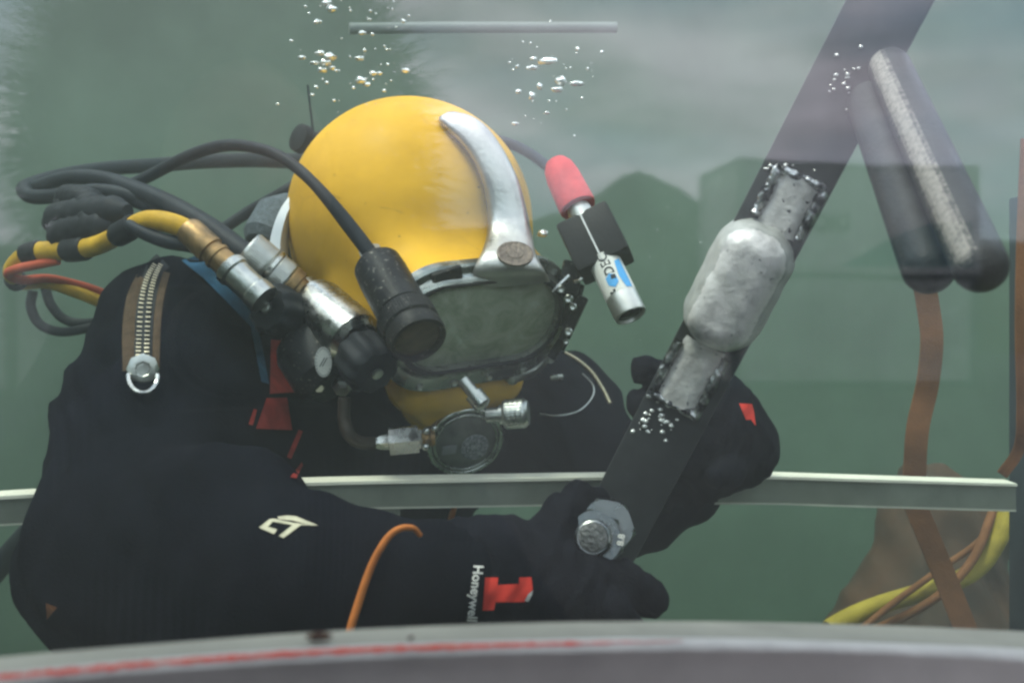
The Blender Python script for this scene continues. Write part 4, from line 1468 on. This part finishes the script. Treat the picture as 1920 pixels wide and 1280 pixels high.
hose('air_hose', [(110, 400, 1.20), (170, 378, 1.17), (240, 372, 1.15), (310, 400, 1.12), (380, 440, 1.09), (430, 476, 1.06)],
     15, hose_m, 'black hose lying just under the thick hose with the knurled coupling')
hose('air_hose', [(420, 428, 1.30), (470, 395, 1.30), (540, 355, 1.29), (600, 318, 1.30), (640, 300, 1.32)], 11, hose_m, 'slim black hose rising slantwise behind the white neck ring')
hose('air_hose', [(240, 420, 1.02), (270, 437, 1.01), (310, 452, 1.0), (352, 460, 1.0), (380, 468, 1.0)], [10, 13, 14, 13, 12], hose_m, 'short black hose tucked beneath the yellow hose')
hose('umbilical_hose', [(372, 442, 1.0), (330, 422, 1.0), (290, 413, 1.01), (262, 418, 1.03), (230, 436, 1.05), (190, 457, 1.08), (150, 467, 1.10), (105, 470, 1.12), (62, 474, 1.13), (35, 490, 1.14), (22, 512, 1.15), (34, 530, 1.17)],
     [20, 20, 19, 18, 18, 19, 19, 18, 16, 13], yel_hose, 'yellow hose running from the brass fitting to the taped bundle')
hose('umbilical_hose', [(110, 488, 1.12), (70, 496, 1.12), (30, 505, 1.12), (16, 514, 1.13), (40, 525, 1.15), (90, 522, 1.18), (140, 532, 1.2), (190, 548, 1.22), (250, 580, 1.25)],
     [9, 9, 9, 9, 8, 8, 8], red_hose, 'thin red hose twisting back under the taped bundle')
hose('umbilical_hose', [(40, 532, 1.17), (90, 530, 1.19), (140, 546, 1.2), (190, 566, 1.22), (240, 590, 1.24)], 12, yel_hose, 'yellow hose beside the thin red hose behind the shoulder')
hose('air_hose', [(62, 545, 1.2), (58, 575, 1.2), (75, 608, 1.2), (115, 622, 1.2), (170, 614, 1.2), (230, 600, 1.22)], 9, hose_m, 'dark hose hanging in an outer loop behind the shoulder')
hose('air_hose', [(85, 540, 1.22), (95, 570, 1.22), (120, 598, 1.22), (160, 606, 1.22), (230, 595, 1.24)], 9, hose_m, 'dark hose hanging in an inner loop behind the shoulder')
hose('air_hose', [(-60, 1130, 1.15), (0, 1060, 1.15), (40, 1015, 1.14), (90, 960, 1.12)], 22, hose_m, 'dark hose slanting up beside the diver elbow')
# taped clamp round the bundle
cl = thing('hose_clamp', P(165, 420, 1.12), 'black taped clamp binding the hoses behind the shoulder', 'clamp')
for (p0, p1, ra, rb) in (((92, 420, 1.15), (240, 396, 1.08), .021, .0165), ((98, 447, 1.13), (216, 424, 1.085), .018, .0165), ((118, 372, 1.165), (182, 386, 1.13), .015, .016), ((126, 362, 1.17), (118, 440, 1.14), .013, .015), ((166, 378, 1.13), (178, 438, 1.095), .0165, .0175)):
    a_, b_ = P(*p0), P(*p1)
    pts, rad = [], []
    for k in range(23):
        f_ = k / 22
        pts.append(a_.lerp(b_, f_) + Vector((0, 0, .004 * math.sin(math.pi * f_))))
        endr = min(1, .45 + 4.0 * min(f_, 1 - f_))
        rad.append((ra + (rb - ra) * f_) * endr * (1 + .045 * (k % 3 == 0) + .05 * noise.noise(Vector((k * .5, p0[0], 0)))))
    mb = MB(); tube(mb, pts, rad, 16)
    obj('taped_wrap', mb, black_rub, cl, smooth=50)
yq = catmull([(372, 442, 1.0), (330, 422, 1.0), (290, 413, 1.01), (262, 418, 1.03), (230, 436, 1.05), (190, 457, 1.08), (150, 467, 1.10), (105, 470, 1.12), (62, 474, 1.13), (35, 490, 1.14), (22, 512, 1.15), (34, 530, 1.17)], 14)
yn = len(yq) - 1
for (f0, f1, rpx) in ((.30, .39, 23), (.52, .60, 23), (.70, .77, 22), (.955, 1.0, 20)):
    sub = [yq[k] for k in range(int(f0 * yn), int(f1 * yn) + 1)]
    mb = MB()
    tube(mb, [P(*p) for p in sub], [rpx * p[2] / FPX * (.9 if k in (0, len(sub) - 1) else 1 + .05 * noise.noise(Vector((k * .9, f0 * 50, 0)))) for k, p in enumerate(sub)], 14)
    obj('tape', mb, black_rub, cl, smooth=60)
# couplings
a, b = P(350, 428, 1.0), P(500, 566, .985)
cpl = thing('brass_coupling', P(400, 480, 1.0), 'brown brass hose coupling screwed to a silver collar', 'coupling')
Lm = (b - a).length
mb = MB(); lathe(mb, a, b, [(0, .0125), (.004, .0145), (Lm * .30, .0148), (Lm * .31, .0125), (Lm * .36, .0125), (Lm * .37, .0142), (Lm * .40, .0142), (Lm * .41, .0128), (Lm * .52, .0135)], 28)
obj('brass_end', mb, brass, cpl, smooth=30)
mb = MB(); lathe(mb, a, b, [(Lm * .52, .0155), (Lm * .54, .0172), (Lm * .60, .0172), (Lm * .62, .0155), (Lm * .66, .0150), (Lm * .84, .0150), (Lm * .86, .0165), (Lm * .97, .0165)], 28)
obj('collar', mb, satin, cpl, smooth=30)
a, b = P(462, 466, 1.03), P(566, 552, 1.045)
cpl = thing('silver_coupling', P(510, 500, 1.03), 'knurled silver hose coupling beside the white neck ring', 'coupling')
Lm = (b - a).length
mb = MB(); knurled(mb, a, b, 0, Lm * .40, .0205, .00035, 50, 12); obj('knurled_sleeve', mb, satin, cpl, smooth=20)
mb = MB(); lathe(mb, a, b, [(Lm * .40, .0205), (Lm * .41, .0222), (Lm * .46, .0222), (Lm * .47, .0205)], 32); obj('bright_band', mb, chrome, cpl, smooth=30)
mb = MB(); knurled(mb, a, b, Lm * .47, Lm * .72, .0212, .00035, 50, 9); obj('knurled_sleeve', mb, satin, cpl, smooth=20)
mb = MB(); lathe(mb, a, b, [(Lm * .72, .0195), (Lm * .74, .0205), (Lm * .86, .0200), (Lm * .88, .016), (Lm * 1.05, .015)], 28); obj('end_ring', mb, brass, cpl, smooth=30)
# camera cable
hose('camera_cable', [(930, 262, 1.2), (965, 273, 1.18), (1000, 292, 1.14), (1030, 315, 1.105), (1048, 325, 1.08)], 10, hose_m, 'short dark cable entering the red boot of the tube camera', 'cable')
# orange cord before the sleeve
hose('orange_cord', [(788, 1003, .70), (775, 990, .695), (752, 990, .69), (730, 1004, .685), (706, 1040, .68), (688, 1082, .675), (672, 1130, .67), (658, 1175, .665), (648, 1215, .66)], [5, 6, 7, 7.5, 8, 8], orange_cord, 'thin orange cord curving in front of the black sleeve', 'cord')
hose('orange_cord', [(852, 951, 1.03), (847, 965, 1.03), (842, 985, 1.035)], [5, 6, 4], orange_cord, 'short stub of orange cord hanging under the rail', 'cord')

# ------------------------------------------------------------------ steel bar with anode
b0, b1 = P(1120, 1050, .935), P(1700, -60, .765)
bx = (b1 - b0).normalized()
bv = ((b0 + b1) / 2 - CAMP).normalized(); bv = (bv - bx * bv.dot(bx)).normalized()
bs = bx.cross(bv).normalized()
if bs.x < 0: bs = -bs
BLn = (b1 - b0).length
bar = thing('steel_bar', b0, 'black flat steel bar carrying a cast anode and two round rods', 'bar')
mb = MB(); box(mb, (b0 + b1) / 2, bs, bv, bx, .060, .014, BLn, .002)
obj('flat_bar', mb, bar_m, bar, smooth=30, bvh='bar')
def B(t, s, o=0.0):
    """point on the bar's face: t along (0 bottom, 1 top), s across in metres, o raised towards the viewer"""
    return b0 + bx * (t * BLn) + bs * s - bv * (.007 + o)
def tpix(py):
    """position along the bar whose image lies at picture row PY"""
    lo, hi = -0.1, 1.1
    for _ in range(40):
        m_ = (lo + hi) / 2
        p = b0 + bx * (m_ * BLn)
        y = 640 - (p.z - ZC) / p.y * FPX
        if y > py: lo = m_
        else: hi = m_
    return (lo + hi) / 2
t_a0, t_a1 = tpix(655), tpix(412)
# the cast anode: a rounded block, slightly lopsided
ac = b0 + bx * ((t_a0 + t_a1) / 2 * BLn) - bv * .016 - bs * .002
aL, aW, aT = (t_a1 - t_a0) * BLn / 2 * .97, .0360, .030
Mb = np.array([bs, bx, -bv], np.float32)
acn = np.array(ac, np.float32)
def anode_fn(X):
    L = (X - acn) @ Mb.T
    x, y, z = L[..., 0], L[..., 1], L[..., 2]
    qx, qy = np.abs(x) - (aW - .033), np.abs(y) - (aL - .033)
    d2 = np.sqrt(np.maximum(qx, 0) ** 2 + np.maximum(qy, 0) ** 2) + np.minimum(np.maximum(qx, qy), 0) - .033
    taper = .010 * np.clip((z + .02) / .05, 0, 1)
    d = np.sqrt(np.maximum(d2 + taper + .016, 0) ** 2 + np.maximum(np.abs(z) - aT + .016, 0) ** 2) + np.minimum(np.maximum(d2 + taper + .016, np.abs(z) - aT + .016), 0) - .016
    n_ = .0005 * np.sin(x * 130 + 3 * np.sin(y * 70)) * np.sin(y * 110 + 2 * np.sin(x * 90)) + .0002 * np.sin(x * 310 + y * 260)
    return d + n_
V, F = surface_nets(anode_fn, np.array(ac) - .14, np.array(ac) + .14, .0024)
mb = MB(); mb.v = [Vector(v_) for v_ in V]; mb.f = [tuple(int(i) for i in f_) for f_ in F]
La = (V - acn) @ Mb.T
mb.m = []
for f_ in mb.f:
    c_ = La[list(f_)].mean(0)
    e_ = .003 * noise.noise(Vector((c_[0] * 60, c_[1] * 60, 1.0)))
    mb.m.append(1 if (c_[2] > aT * .60 and abs(c_[0] - .002) < aW - .010 + e_ and abs(c_[1]) < aL - .008 + e_) else 0)
obj('anode', mb, [anode_side, anode_m], bar, smooth=180)
# bare core strap above and below, lumpy weld along its edges
for (y0, y1, sgn, w, s0) in ((430, 330, 1, .034, .004), (645, 758, -1, .036, -.003)):
    ta, tb = tpix(y0), tpix(y1)
    mb = MB(); rows = []
    for i in range(13):
        t = ta + (tb - ta) * i / 12
        ww = w * (1 + .12 * noise.noise(Vector((i * .6, y0, 0)))) / 2
        row = []
        for k in range(7):
            s_ = s0 + ww * (k / 3 - 1)
            row.append(B(t, s_, .0050 + .0010 * noise.noise(Vector((i * .8, k * .9, y0))) - (.004 if k in (0, 6) else 0)))
        rows.append(row)
    grid_mesh(mb, rows)
    obj('core_strap', mb, strap_m, bar, smooth=60)
    edges = [[(ta + (tb - ta) * f, s0 - w / 2 - .004) for f in np.linspace(.12, 1.04, 16)], [(ta + (tb - ta) * f, s0 + w / 2 + .003) for f in np.linspace(.05, 1.04, 16)],
             [(tb, s0 + w * f) for f in np.linspace(-.55, .55, 11)]]
    for e in edges:
        mb = MB()
        pts, rad = [], []
        for i, (t, s_) in enumerate(e):
            pts.append(B(t + .003 * noise.noise(Vector((i * 1.3, s_ * 200, y0))), s_ + .0015 * noise.noise(Vector((i * .9, y0, 4))), .0020))
            rad.append(.0042 * (1 + .55 * noise.noise(Vector((i * 1.7, s_ * 90, y0 + 9)))))
        tube(mb, pts, rad, 10)
        obj('weld_bead', mb, weld_m, bar, smooth=60)
# two round rods
for (p0, p1, r_) in ((P(1600, 110, .84), P(1741, 502, .645), .0170), (P(1668, 128, .765), P(1838, 498, .575), .0157)):
    mb = MB()
    Lr = (p1 - p0).length
    prof_ = [(-r_ * math.cos(t), max(r_ * math.sin(t), 1e-4)) for t in np.linspace(0, math.pi / 2, 9)] + [(Lr + r_ * math.sin(t), max(r_ * math.cos(t), 1e-4)) for t in np.linspace(0, math.pi / 2, 9)]
    lathe(mb, p0, p1, prof_, 32)
    rod = obj('rod', mb, rod_m, bar, smooth=60)
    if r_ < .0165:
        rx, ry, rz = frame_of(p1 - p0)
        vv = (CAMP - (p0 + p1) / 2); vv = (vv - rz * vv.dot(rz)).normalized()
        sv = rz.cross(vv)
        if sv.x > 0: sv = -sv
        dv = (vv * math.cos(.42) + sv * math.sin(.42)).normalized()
        m_ = rod_m.copy(); m_.name = 'rod_painted_highlight'  # sunlit streak along this rod painted as a lighter stripe, placed by surface direction
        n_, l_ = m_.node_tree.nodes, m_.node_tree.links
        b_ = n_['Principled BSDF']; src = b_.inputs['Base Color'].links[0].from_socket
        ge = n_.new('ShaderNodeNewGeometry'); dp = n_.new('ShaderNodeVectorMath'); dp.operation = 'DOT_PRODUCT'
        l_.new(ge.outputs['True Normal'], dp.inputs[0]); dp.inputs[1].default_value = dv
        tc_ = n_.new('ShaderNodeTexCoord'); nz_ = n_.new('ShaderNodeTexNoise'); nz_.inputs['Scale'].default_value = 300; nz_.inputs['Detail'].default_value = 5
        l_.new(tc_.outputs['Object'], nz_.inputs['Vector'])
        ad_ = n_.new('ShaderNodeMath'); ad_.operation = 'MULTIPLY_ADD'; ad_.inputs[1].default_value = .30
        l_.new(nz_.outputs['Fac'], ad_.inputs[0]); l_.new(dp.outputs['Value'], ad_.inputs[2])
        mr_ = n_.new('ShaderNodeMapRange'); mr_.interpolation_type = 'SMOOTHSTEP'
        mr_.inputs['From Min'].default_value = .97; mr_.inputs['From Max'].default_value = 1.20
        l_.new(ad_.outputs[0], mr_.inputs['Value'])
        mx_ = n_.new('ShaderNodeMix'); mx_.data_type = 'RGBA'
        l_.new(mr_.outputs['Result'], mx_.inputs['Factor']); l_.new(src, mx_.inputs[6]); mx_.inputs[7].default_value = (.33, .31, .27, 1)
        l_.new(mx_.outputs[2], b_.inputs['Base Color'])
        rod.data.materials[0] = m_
# bolt and nuts
nc = P(1115, 1011, .818)
nn = (-ray(1117, 1008) + Vector((-.06, 0, .06))).normalized()
def hexnut(name, c, ax, r, h, rot=0.0, parent=bar):
    x, y, z = frame_of(ax)
    mb = MB()
    rows = []
    n = 48
    for (t, ch) in ((0, .0), (.0006, .001), (h - .003, .001), (h, .0)):
        row = []
        for k in range(n):
            an = 2 * math.pi * k / n + rot
            ah = ((an - rot + math.pi / 6) % (math.pi / 3)) - math.pi / 6
            rr = r * math.cos(math.pi / 6) / math.cos(ah)
            if t == h or t == 0: rr = min(rr, r * .90)
            row.append(c + z * t + (x * math.cos(an) + y * math.sin(an)) * rr)
        rows.append(row)
    inner = [c + z * h + (x * math.cos(2 * math.pi * k / n) + y * math.sin(2 * math.pi * k / n)) * r * .5 for k in range(n)]
    rows.append(inner)
    grid_mesh(mb, rows, closed=True)
    mb.add(rows[0], [tuple(reversed(range(n)))]); mb.add(inner, [tuple(range(n))])
    return obj(name, mb, zinc_m, parent, smooth=25)
hexnut('nut', nc - nn * .022 + Vector((.009, 0, .011)), nn, .0250, .015, .35)
nut2 = hexnut('nut', nc - nn * .004, nn, .0250, .016, .15)
for (px, py, s_) in ((1082, 1020, 'GL'), (1143, 1016, '8.8')):
    pass
mb = MB()
lathe(mb, nc + nn * .006, nc + nn, [(-.075, .0125), (-.0005, .0125), (0, .0150), (.010, .0150), (.0105, .0142), (.012, .0142), (.0125, .0150), (.014, .0150), (.016, .0140), (.0168, .0125), (.0165, .0115)], 36)
bolt = obj('bolt', mb, zinc_m, bar, smooth=30)
mb = MB(); lathe(mb, nc + nn * .016, nc + nn, [(0, .0117), (.0072, .0117), (.0076, .0105), (.0074, .002)], 32)
obj('bolt_end', mb, zinc_dk, bolt)
xx = Vector((1, 0, 0)); xx = (xx - nn * xx.dot(nn)).normalized(); yy = nn.cross(xx)
if yy.z < 0: yy = -yy
for (s_, dx, dy, rot) in (('GL', -.0215, -.004, R(80)), ('8.8', .0235, -.006, R(80))):
    V2, F2 = text_polys(s_, .0075, .0002)
    c = nc + nn * .0125 + xx * dx + yy * dy
    e1, e2 = xx * math.cos(rot) + yy * math.sin(rot), -xx * math.sin(rot) + yy * math.cos(rot)
    mb = MB(); mb.add([c + e1 * x + e2 * y for (x, y) in V2], F2)
    obj('stamp', mb, white_print, nut2, smooth=0)
mb = MB(); ball(mb, P(1138, 940, .90), .0065, 2, (1.2, 1, .8), jit=.3); obj('weld_spot', mb, weld_m, bar)

# ------------------------------------------------------------------ orange bag, straps and umbilical
BG = [((1740, 980, 1.70), (1720, 1180, 1.66), .075, .13), ((1740, 900, 1.72), (1790, 1000, 1.72), .035, .08), ((1820, 1000, 1.72), (1830, 1250, 1.68), .05, .09), ((1700, 1250, 1.66), (1850, 1250, 1.66), .13, .10)]
def bag_fn(X):
    return cones(X, BG, .05) + .006 * np.sin(X[..., 2] * 60 + 5 * np.sin(X[..., 0] * 24)) + .004 * np.sin(X[..., 0] * 90 + X[..., 2] * 30)
V, F = surface_nets(bag_fn, (0.42, 1.46, 0.30), (1.02, 1.86, 0.94), .009)
bag = tag(obj('lifting_bag', (V, F), orange_bag, base=P(1740, 1300, 1.66), smooth=180), 'dull orange cloth bag slumped in murky water behind the rail', 'bag')
def webbing(ctrl, wpx, label, parent=None):
    q = catmull(ctrl, 7)
    mb = MB(); Lr, Rr, L2, R2 = [], [], [], []
    for i, p in enumerate(q):
        a_, c_ = q[max(i - 1, 0)], q[min(i + 1, len(q) - 1)]
        t = np.array(c_[:2]) - np.array(a_[:2]); t /= np.linalg.norm(t)
        nn_ = np.array((-t[1], t[0])) * wpx / 2
        tw = .006 * math.sin(i * .25)
        Lr.append(P(p[0] + nn_[0], p[1] + nn_[1], p[2] + tw)); Rr.append(P(p[0] - nn_[0], p[1] - nn_[1], p[2] - tw))
        L2.append(Lr[-1] + Vector((0, .003, 0))); R2.append(Rr[-1] + Vector((0, .003, 0)))
    grid_mesh(mb, [Lr, Rr, R2, L2, Lr])
    o = obj('webbing_strap', mb, orange_web, parent, base=P(*ctrl[-1]) if parent is None else None, smooth=30)
    if parent is None: tag(o, label, 'strap')
    return o
webbing([(1728, 500, 1.24), (1742, 580, 1.25), (1748, 640, 1.25), (1740, 720, 1.26), (1722, 800, 1.26), (1716, 880, 1.27), (1716, 940, 1.28), (1735, 990, 1.28), (1768, 1070, 1.28), (1800, 1150, 1.27), (1830, 1230, 1.26)], 42, 'wide orange webbing strap hanging below the two rods')
webbing([(1926, 260, 1.02), (1919, 420, 1.02), (1915, 600, 1.02), (1918, 760, 1.02), (1912, 840, 1.03), (1880, 890, 1.06)], 20, 'narrow orange webbing strap hanging beside the corner post')
um = thing('umbilical', P(1760, 1090, 1.38), 'twisted yellow and orange umbilical slanting up behind the wide strap', 'umbilical')
path = catmull([(1560, 1200, 1.34), (1650, 1152, 1.35), (1750, 1100, 1.36), (1820, 1050, 1.38), (1860, 995, 1.40), (1885, 950, 1.42)], 12)
for k, (m_, r_) in enumerate(((yel_dim, .0125), (orange_web, .006), (orange_web, .0045))):
    pts = []
    for i, p in enumerate(path):
        c = P(*p); ph = i * .085 + k * 2.1
        pts.append(c + Vector((-.3 * math.cos(ph) * .015, math.sin(ph) * .015, math.cos(ph) * .015)))
    mb = MB(); tube(mb, pts, r_, 12)
    obj(('yellow_hose', 'orange_line', 'orange_line')[k], mb, m_, um, smooth=60)

# ------------------------------------------------------------------ bubbles
rs = random.Random(11)
mb = MB()
def bub(px, py, d, r, sx=(1, 1, 1)):
    ball(mb, P(px, py, d), r * d / FPX, 2, sx, jit=.75)
for _ in range(60):
    py = rs.uniform(-5, 215); px = 690 + rs.gauss(0, 60) - (py - 100) * .05
    bub(px, py, rs.uniform(1.05, 1.3), abs(rs.gauss(1.2, 1.2)) + .7, (1.2, 1, .9))
for (px, py, r_) in ((600, 100, 6), (618, 107, 8), (610, 118, 8), (604, 132, 6), (622, 128, 5), (590, 118, 5), (566, 108, 5), (612, 6, 6), (622, 18, 7), (680, 62, 5), (674, 110, 6), (700, 138, 5), (676, 150, 8), (688, 158, 5), (760, 132, 6), (712, 138, 4), (640, 232, 9), (628, 240, 6), (652, 222, 5), (592, 42, 4), (585, 178, 3)):
    bub(px, py, 1.16, r_, (1.4, 1, .75))
for (px, py, r_, sx) in ((1030, 115, 10, (2.1, 1, .6)), (1000, 128, 7, (1.8, 1, .6)), (1052, 152, 9, (1.2, 1, .9)), (1045, 168, 7, (1.8, 1, .7)), (1082, 157, 7, (2.0, 1, .6)), (1012, 162, 5, (1, 1, 1.2)), (997, 180, 6, (1, 1, 1.2)), (972, 172, 5, (1.1, 1, .8)), (1000, 110, 4, (1.6, 1, .6)), (970, 125, 3, (1, 1, 1)), (1083, 92, 4, (1, 1, 1)), (1128, 98, 3, (1, 1, 1)), (1102, 130, 3, (1, 1, 1)), (966, 232, 5, (1.3, 1, .7)), (1025, 212, 4, (1.4, 1, .6)), (985, 218, 2, (1, 1, 1)), (1018, 438, 9, (1.2, 1, .8))):
    bub(px, py, 1.08, r_, sx)
for _ in range(26):
    bub(1050 + rs.gauss(0, 55), 140 + rs.gauss(0, 55), rs.uniform(1.0, 1.2), rs.uniform(.8, 2.2))
for _ in range(18):
    bub(rs.uniform(1100, 1350), rs.uniform(380, 700), rs.uniform(.9, 1.4), rs.uniform(.5, 1.2))
tag(obj('air_bubbles', mb, bubble_m, base=P(800, 150, 1.15), smooth=180), 'silvery air bubbles rising above the helmet', 'bubbles', kind='stuff')
mb = MB()
def barbub(px, py, r_):
    h_ = hit(['bar'], px, py)
    if h_: ball(mb, h_[0] - ray(px, py) * .001, r_ * h_[0].y / FPX, 1, (1.2, 1, .9), jit=.4)
for _ in range(22):
    barbub(1585 + rs.gauss(0, 18), 160 + rs.gauss(0, 28), rs.uniform(1.5, 4.5))
for _ in range(30):
    barbub(1240 + rs.gauss(0, 30), 792 + rs.gauss(0, 14), rs.uniform(1.5, 5.5))
for _ in range(20):
    barbub(1465 + rs.gauss(0, 40), 325 + rs.gauss(0, 12), rs.uniform(1.5, 5.5))
for _ in range(24):
    barbub(1275 + rs.gauss(0, 28), 752 + rs.gauss(0, 10), rs.uniform(2, 6))
tag(obj('clinging_bubbles', mb, bubble_m, base=B(.5, 0, 0), smooth=180), 'small silvery bubbles clinging to the face of the black bar', 'bubbles', kind='stuff')

# ------------------------------------------------------------------ the photographer outside, seen only as a reflection
ph = Vector((0.05, -0.20, 0))
def Q(x, y, z): return Vector((x, y, ZC + z))
PB = [(Q(.05, -.24, .18), Q(.05, -.22, .06), .135, .125), (Q(.05, -.26, -.12), Q(.05, -.30, -.55), .17, .17), (Q(.05, -.24, .06), Q(.05, -.26, -.12), .10, .16),
      (Q(-.10, -.27, -.14), Q(-.24, -.20, -.34), .075, .060), (Q(-.24, -.20, -.34), Q(-.10, -.10, -.10), .058, .042),
      (Q(.20, -.27, -.14), Q(.34, -.20, -.34), .075, .060), (Q(.34, -.20, -.34), Q(.16, -.11, -.08), .058, .042),
      (Q(-.04, -.30, -.55), Q(-.05, -.28, -1.00), .095, .07), (Q(.14, -.30, -.55), Q(.15, -.28, -1.00), .095, .07),
      (Q(-.05, -.30, -1.02), Q(-.05, -.16, -1.03), .045, .04), (Q(.15, -.30, -1.02), Q(.15, -.16, -1.03), .045, .04)]
PHF = [(Q(-.10, -.10, -.10), Q(-.04, -.075, -.03), .032, .026), (Q(.16, -.11, -.08), Q(.11, -.075, -.02), .032, .026)]
for i in range(4):
    PHF.append((Q(-.055 + .004 * i, -.065, -.045 + .019 * i), Q(-.020, -.045, -.040 + .018 * i), .0095, .008))
    PHF.append((Q(.118 - .004 * i, -.065, -.040 + .019 * i), Q(.088, -.045, -.035 + .018 * i), .0095, .008))
def cone_w(X, lst, k):
    d = None
    for (a_, b_, ra, rb) in lst:
        c = sd_cone(X, a_, b_, ra, rb); d = c if d is None else smin(d, c, k)
    return d
def ph_fn(X):
    d = smin(cone_w(X, PB, .04), cone_w(X, PHF, .008), .015)
    face = np.sqrt(((X[..., 0] - .05) / .085) ** 2 + ((X[..., 1] + .10) / .085) ** 2 + ((X[..., 2] - ZC - .12) / .115) ** 2) - 1
    return smax(d, -face * .08, .012)
V, F = surface_nets(ph_fn, (-.38, -.50, 0.0), (.48, -.02, 1.42), .0105)
pho = tag(obj('person', (V, F), parka_m, base=(0.05, -0.27, 0), smooth=180), 'photographer in a dark fur-hooded parka standing outside the window', 'person')
# face inside the hood
def face_fn(X):
    d = np.sqrt(((X[..., 0] - .05) / .073) ** 2 + ((X[..., 1] + .185) / .085) ** 2 + ((X[..., 2] - ZC - .125) / .105) ** 2) - 1
    d = d * .07
    d = smin(d, sd_cone(X, Q(.05, -.105, .145), Q(.05, -.088, .110), .009, .013), .012)
    for s_ in (-1, 1):
        d = smax(d, -sd_cone(X, Q(.05 + s_ * .030, -.103, .150), Q(.05 + s_ * .030, -.10, .150), .013, .013), .012)
    d = smax(d, -sd_cone(X, Q(.03, -.094, .073), Q(.07, -.094, .073), .004, .004), .006)
    return d
V, F = surface_nets(face_fn, (-.05, -.30, ZC), (.15, -.06, ZC + .26), .0055)
obj('face', (V, F), skin_m, pho, smooth=180)
mb = MB()
rf_ = random.Random(5)
for k in range(5200):
    an = rf_.uniform(0, 2 * math.pi)
    rx, rz = .124, .150
    c = Q(.043 + rx * math.cos(an), -.150 + rf_.uniform(-.035, .02), .150 + rz * math.sin(an))
    d_ = Vector((math.cos(an) + rf_.gauss(0, .28), rf_.gauss(0, .35) + .1, 1.1 * math.sin(an) + rf_.gauss(0, .28) - .12)).normalized()
    L_ = rf_.uniform(.028, .068)
    s_ = d_.cross(Vector((0, 1, 0)))
    if s_.length < .05: continue
    s_ = s_.normalized() * .0007
    m_ = c + d_ * L_ * .55 + Vector((0, 0, -.004))
    e_ = c + d_ * L_ + Vector((0, 0, -.014)) * rf_.random()
    mb.add([c - s_, c + s_, m_ + s_ * .7, m_ - s_ * .7, e_], [(0, 1, 2, 3), (3, 2, 4)])
obj('fur_ruff', mb, fur_m, pho, smooth=0)
pc = thing('photo_camera', Q(.02, -.06, -.05), 'black photo camera held up to the tank window', 'camera')
mb = MB(); box(mb, Q(.03, -.085, -.005), Vector((1, 0, 0)), Vector((0, 1, 0)), UP, .125, .05, .085, .008)
box(mb, Q(.03, -.085, .047), Vector((1, 0, 0)), Vector((0, 1, 0)), UP, .05, .045, .022, .005)
obj('body', mb, camblk, pc)
mb = MB(); lathe(mb, Q(0.0, -.062, 0), Q(0.0, 0, 0), [(0, .034), (.02, .036), (.045, .037), (.050, .036), (.050, .033), (.046, .031)], 32)
obj('lens_barrel', mb, camblk, pc)
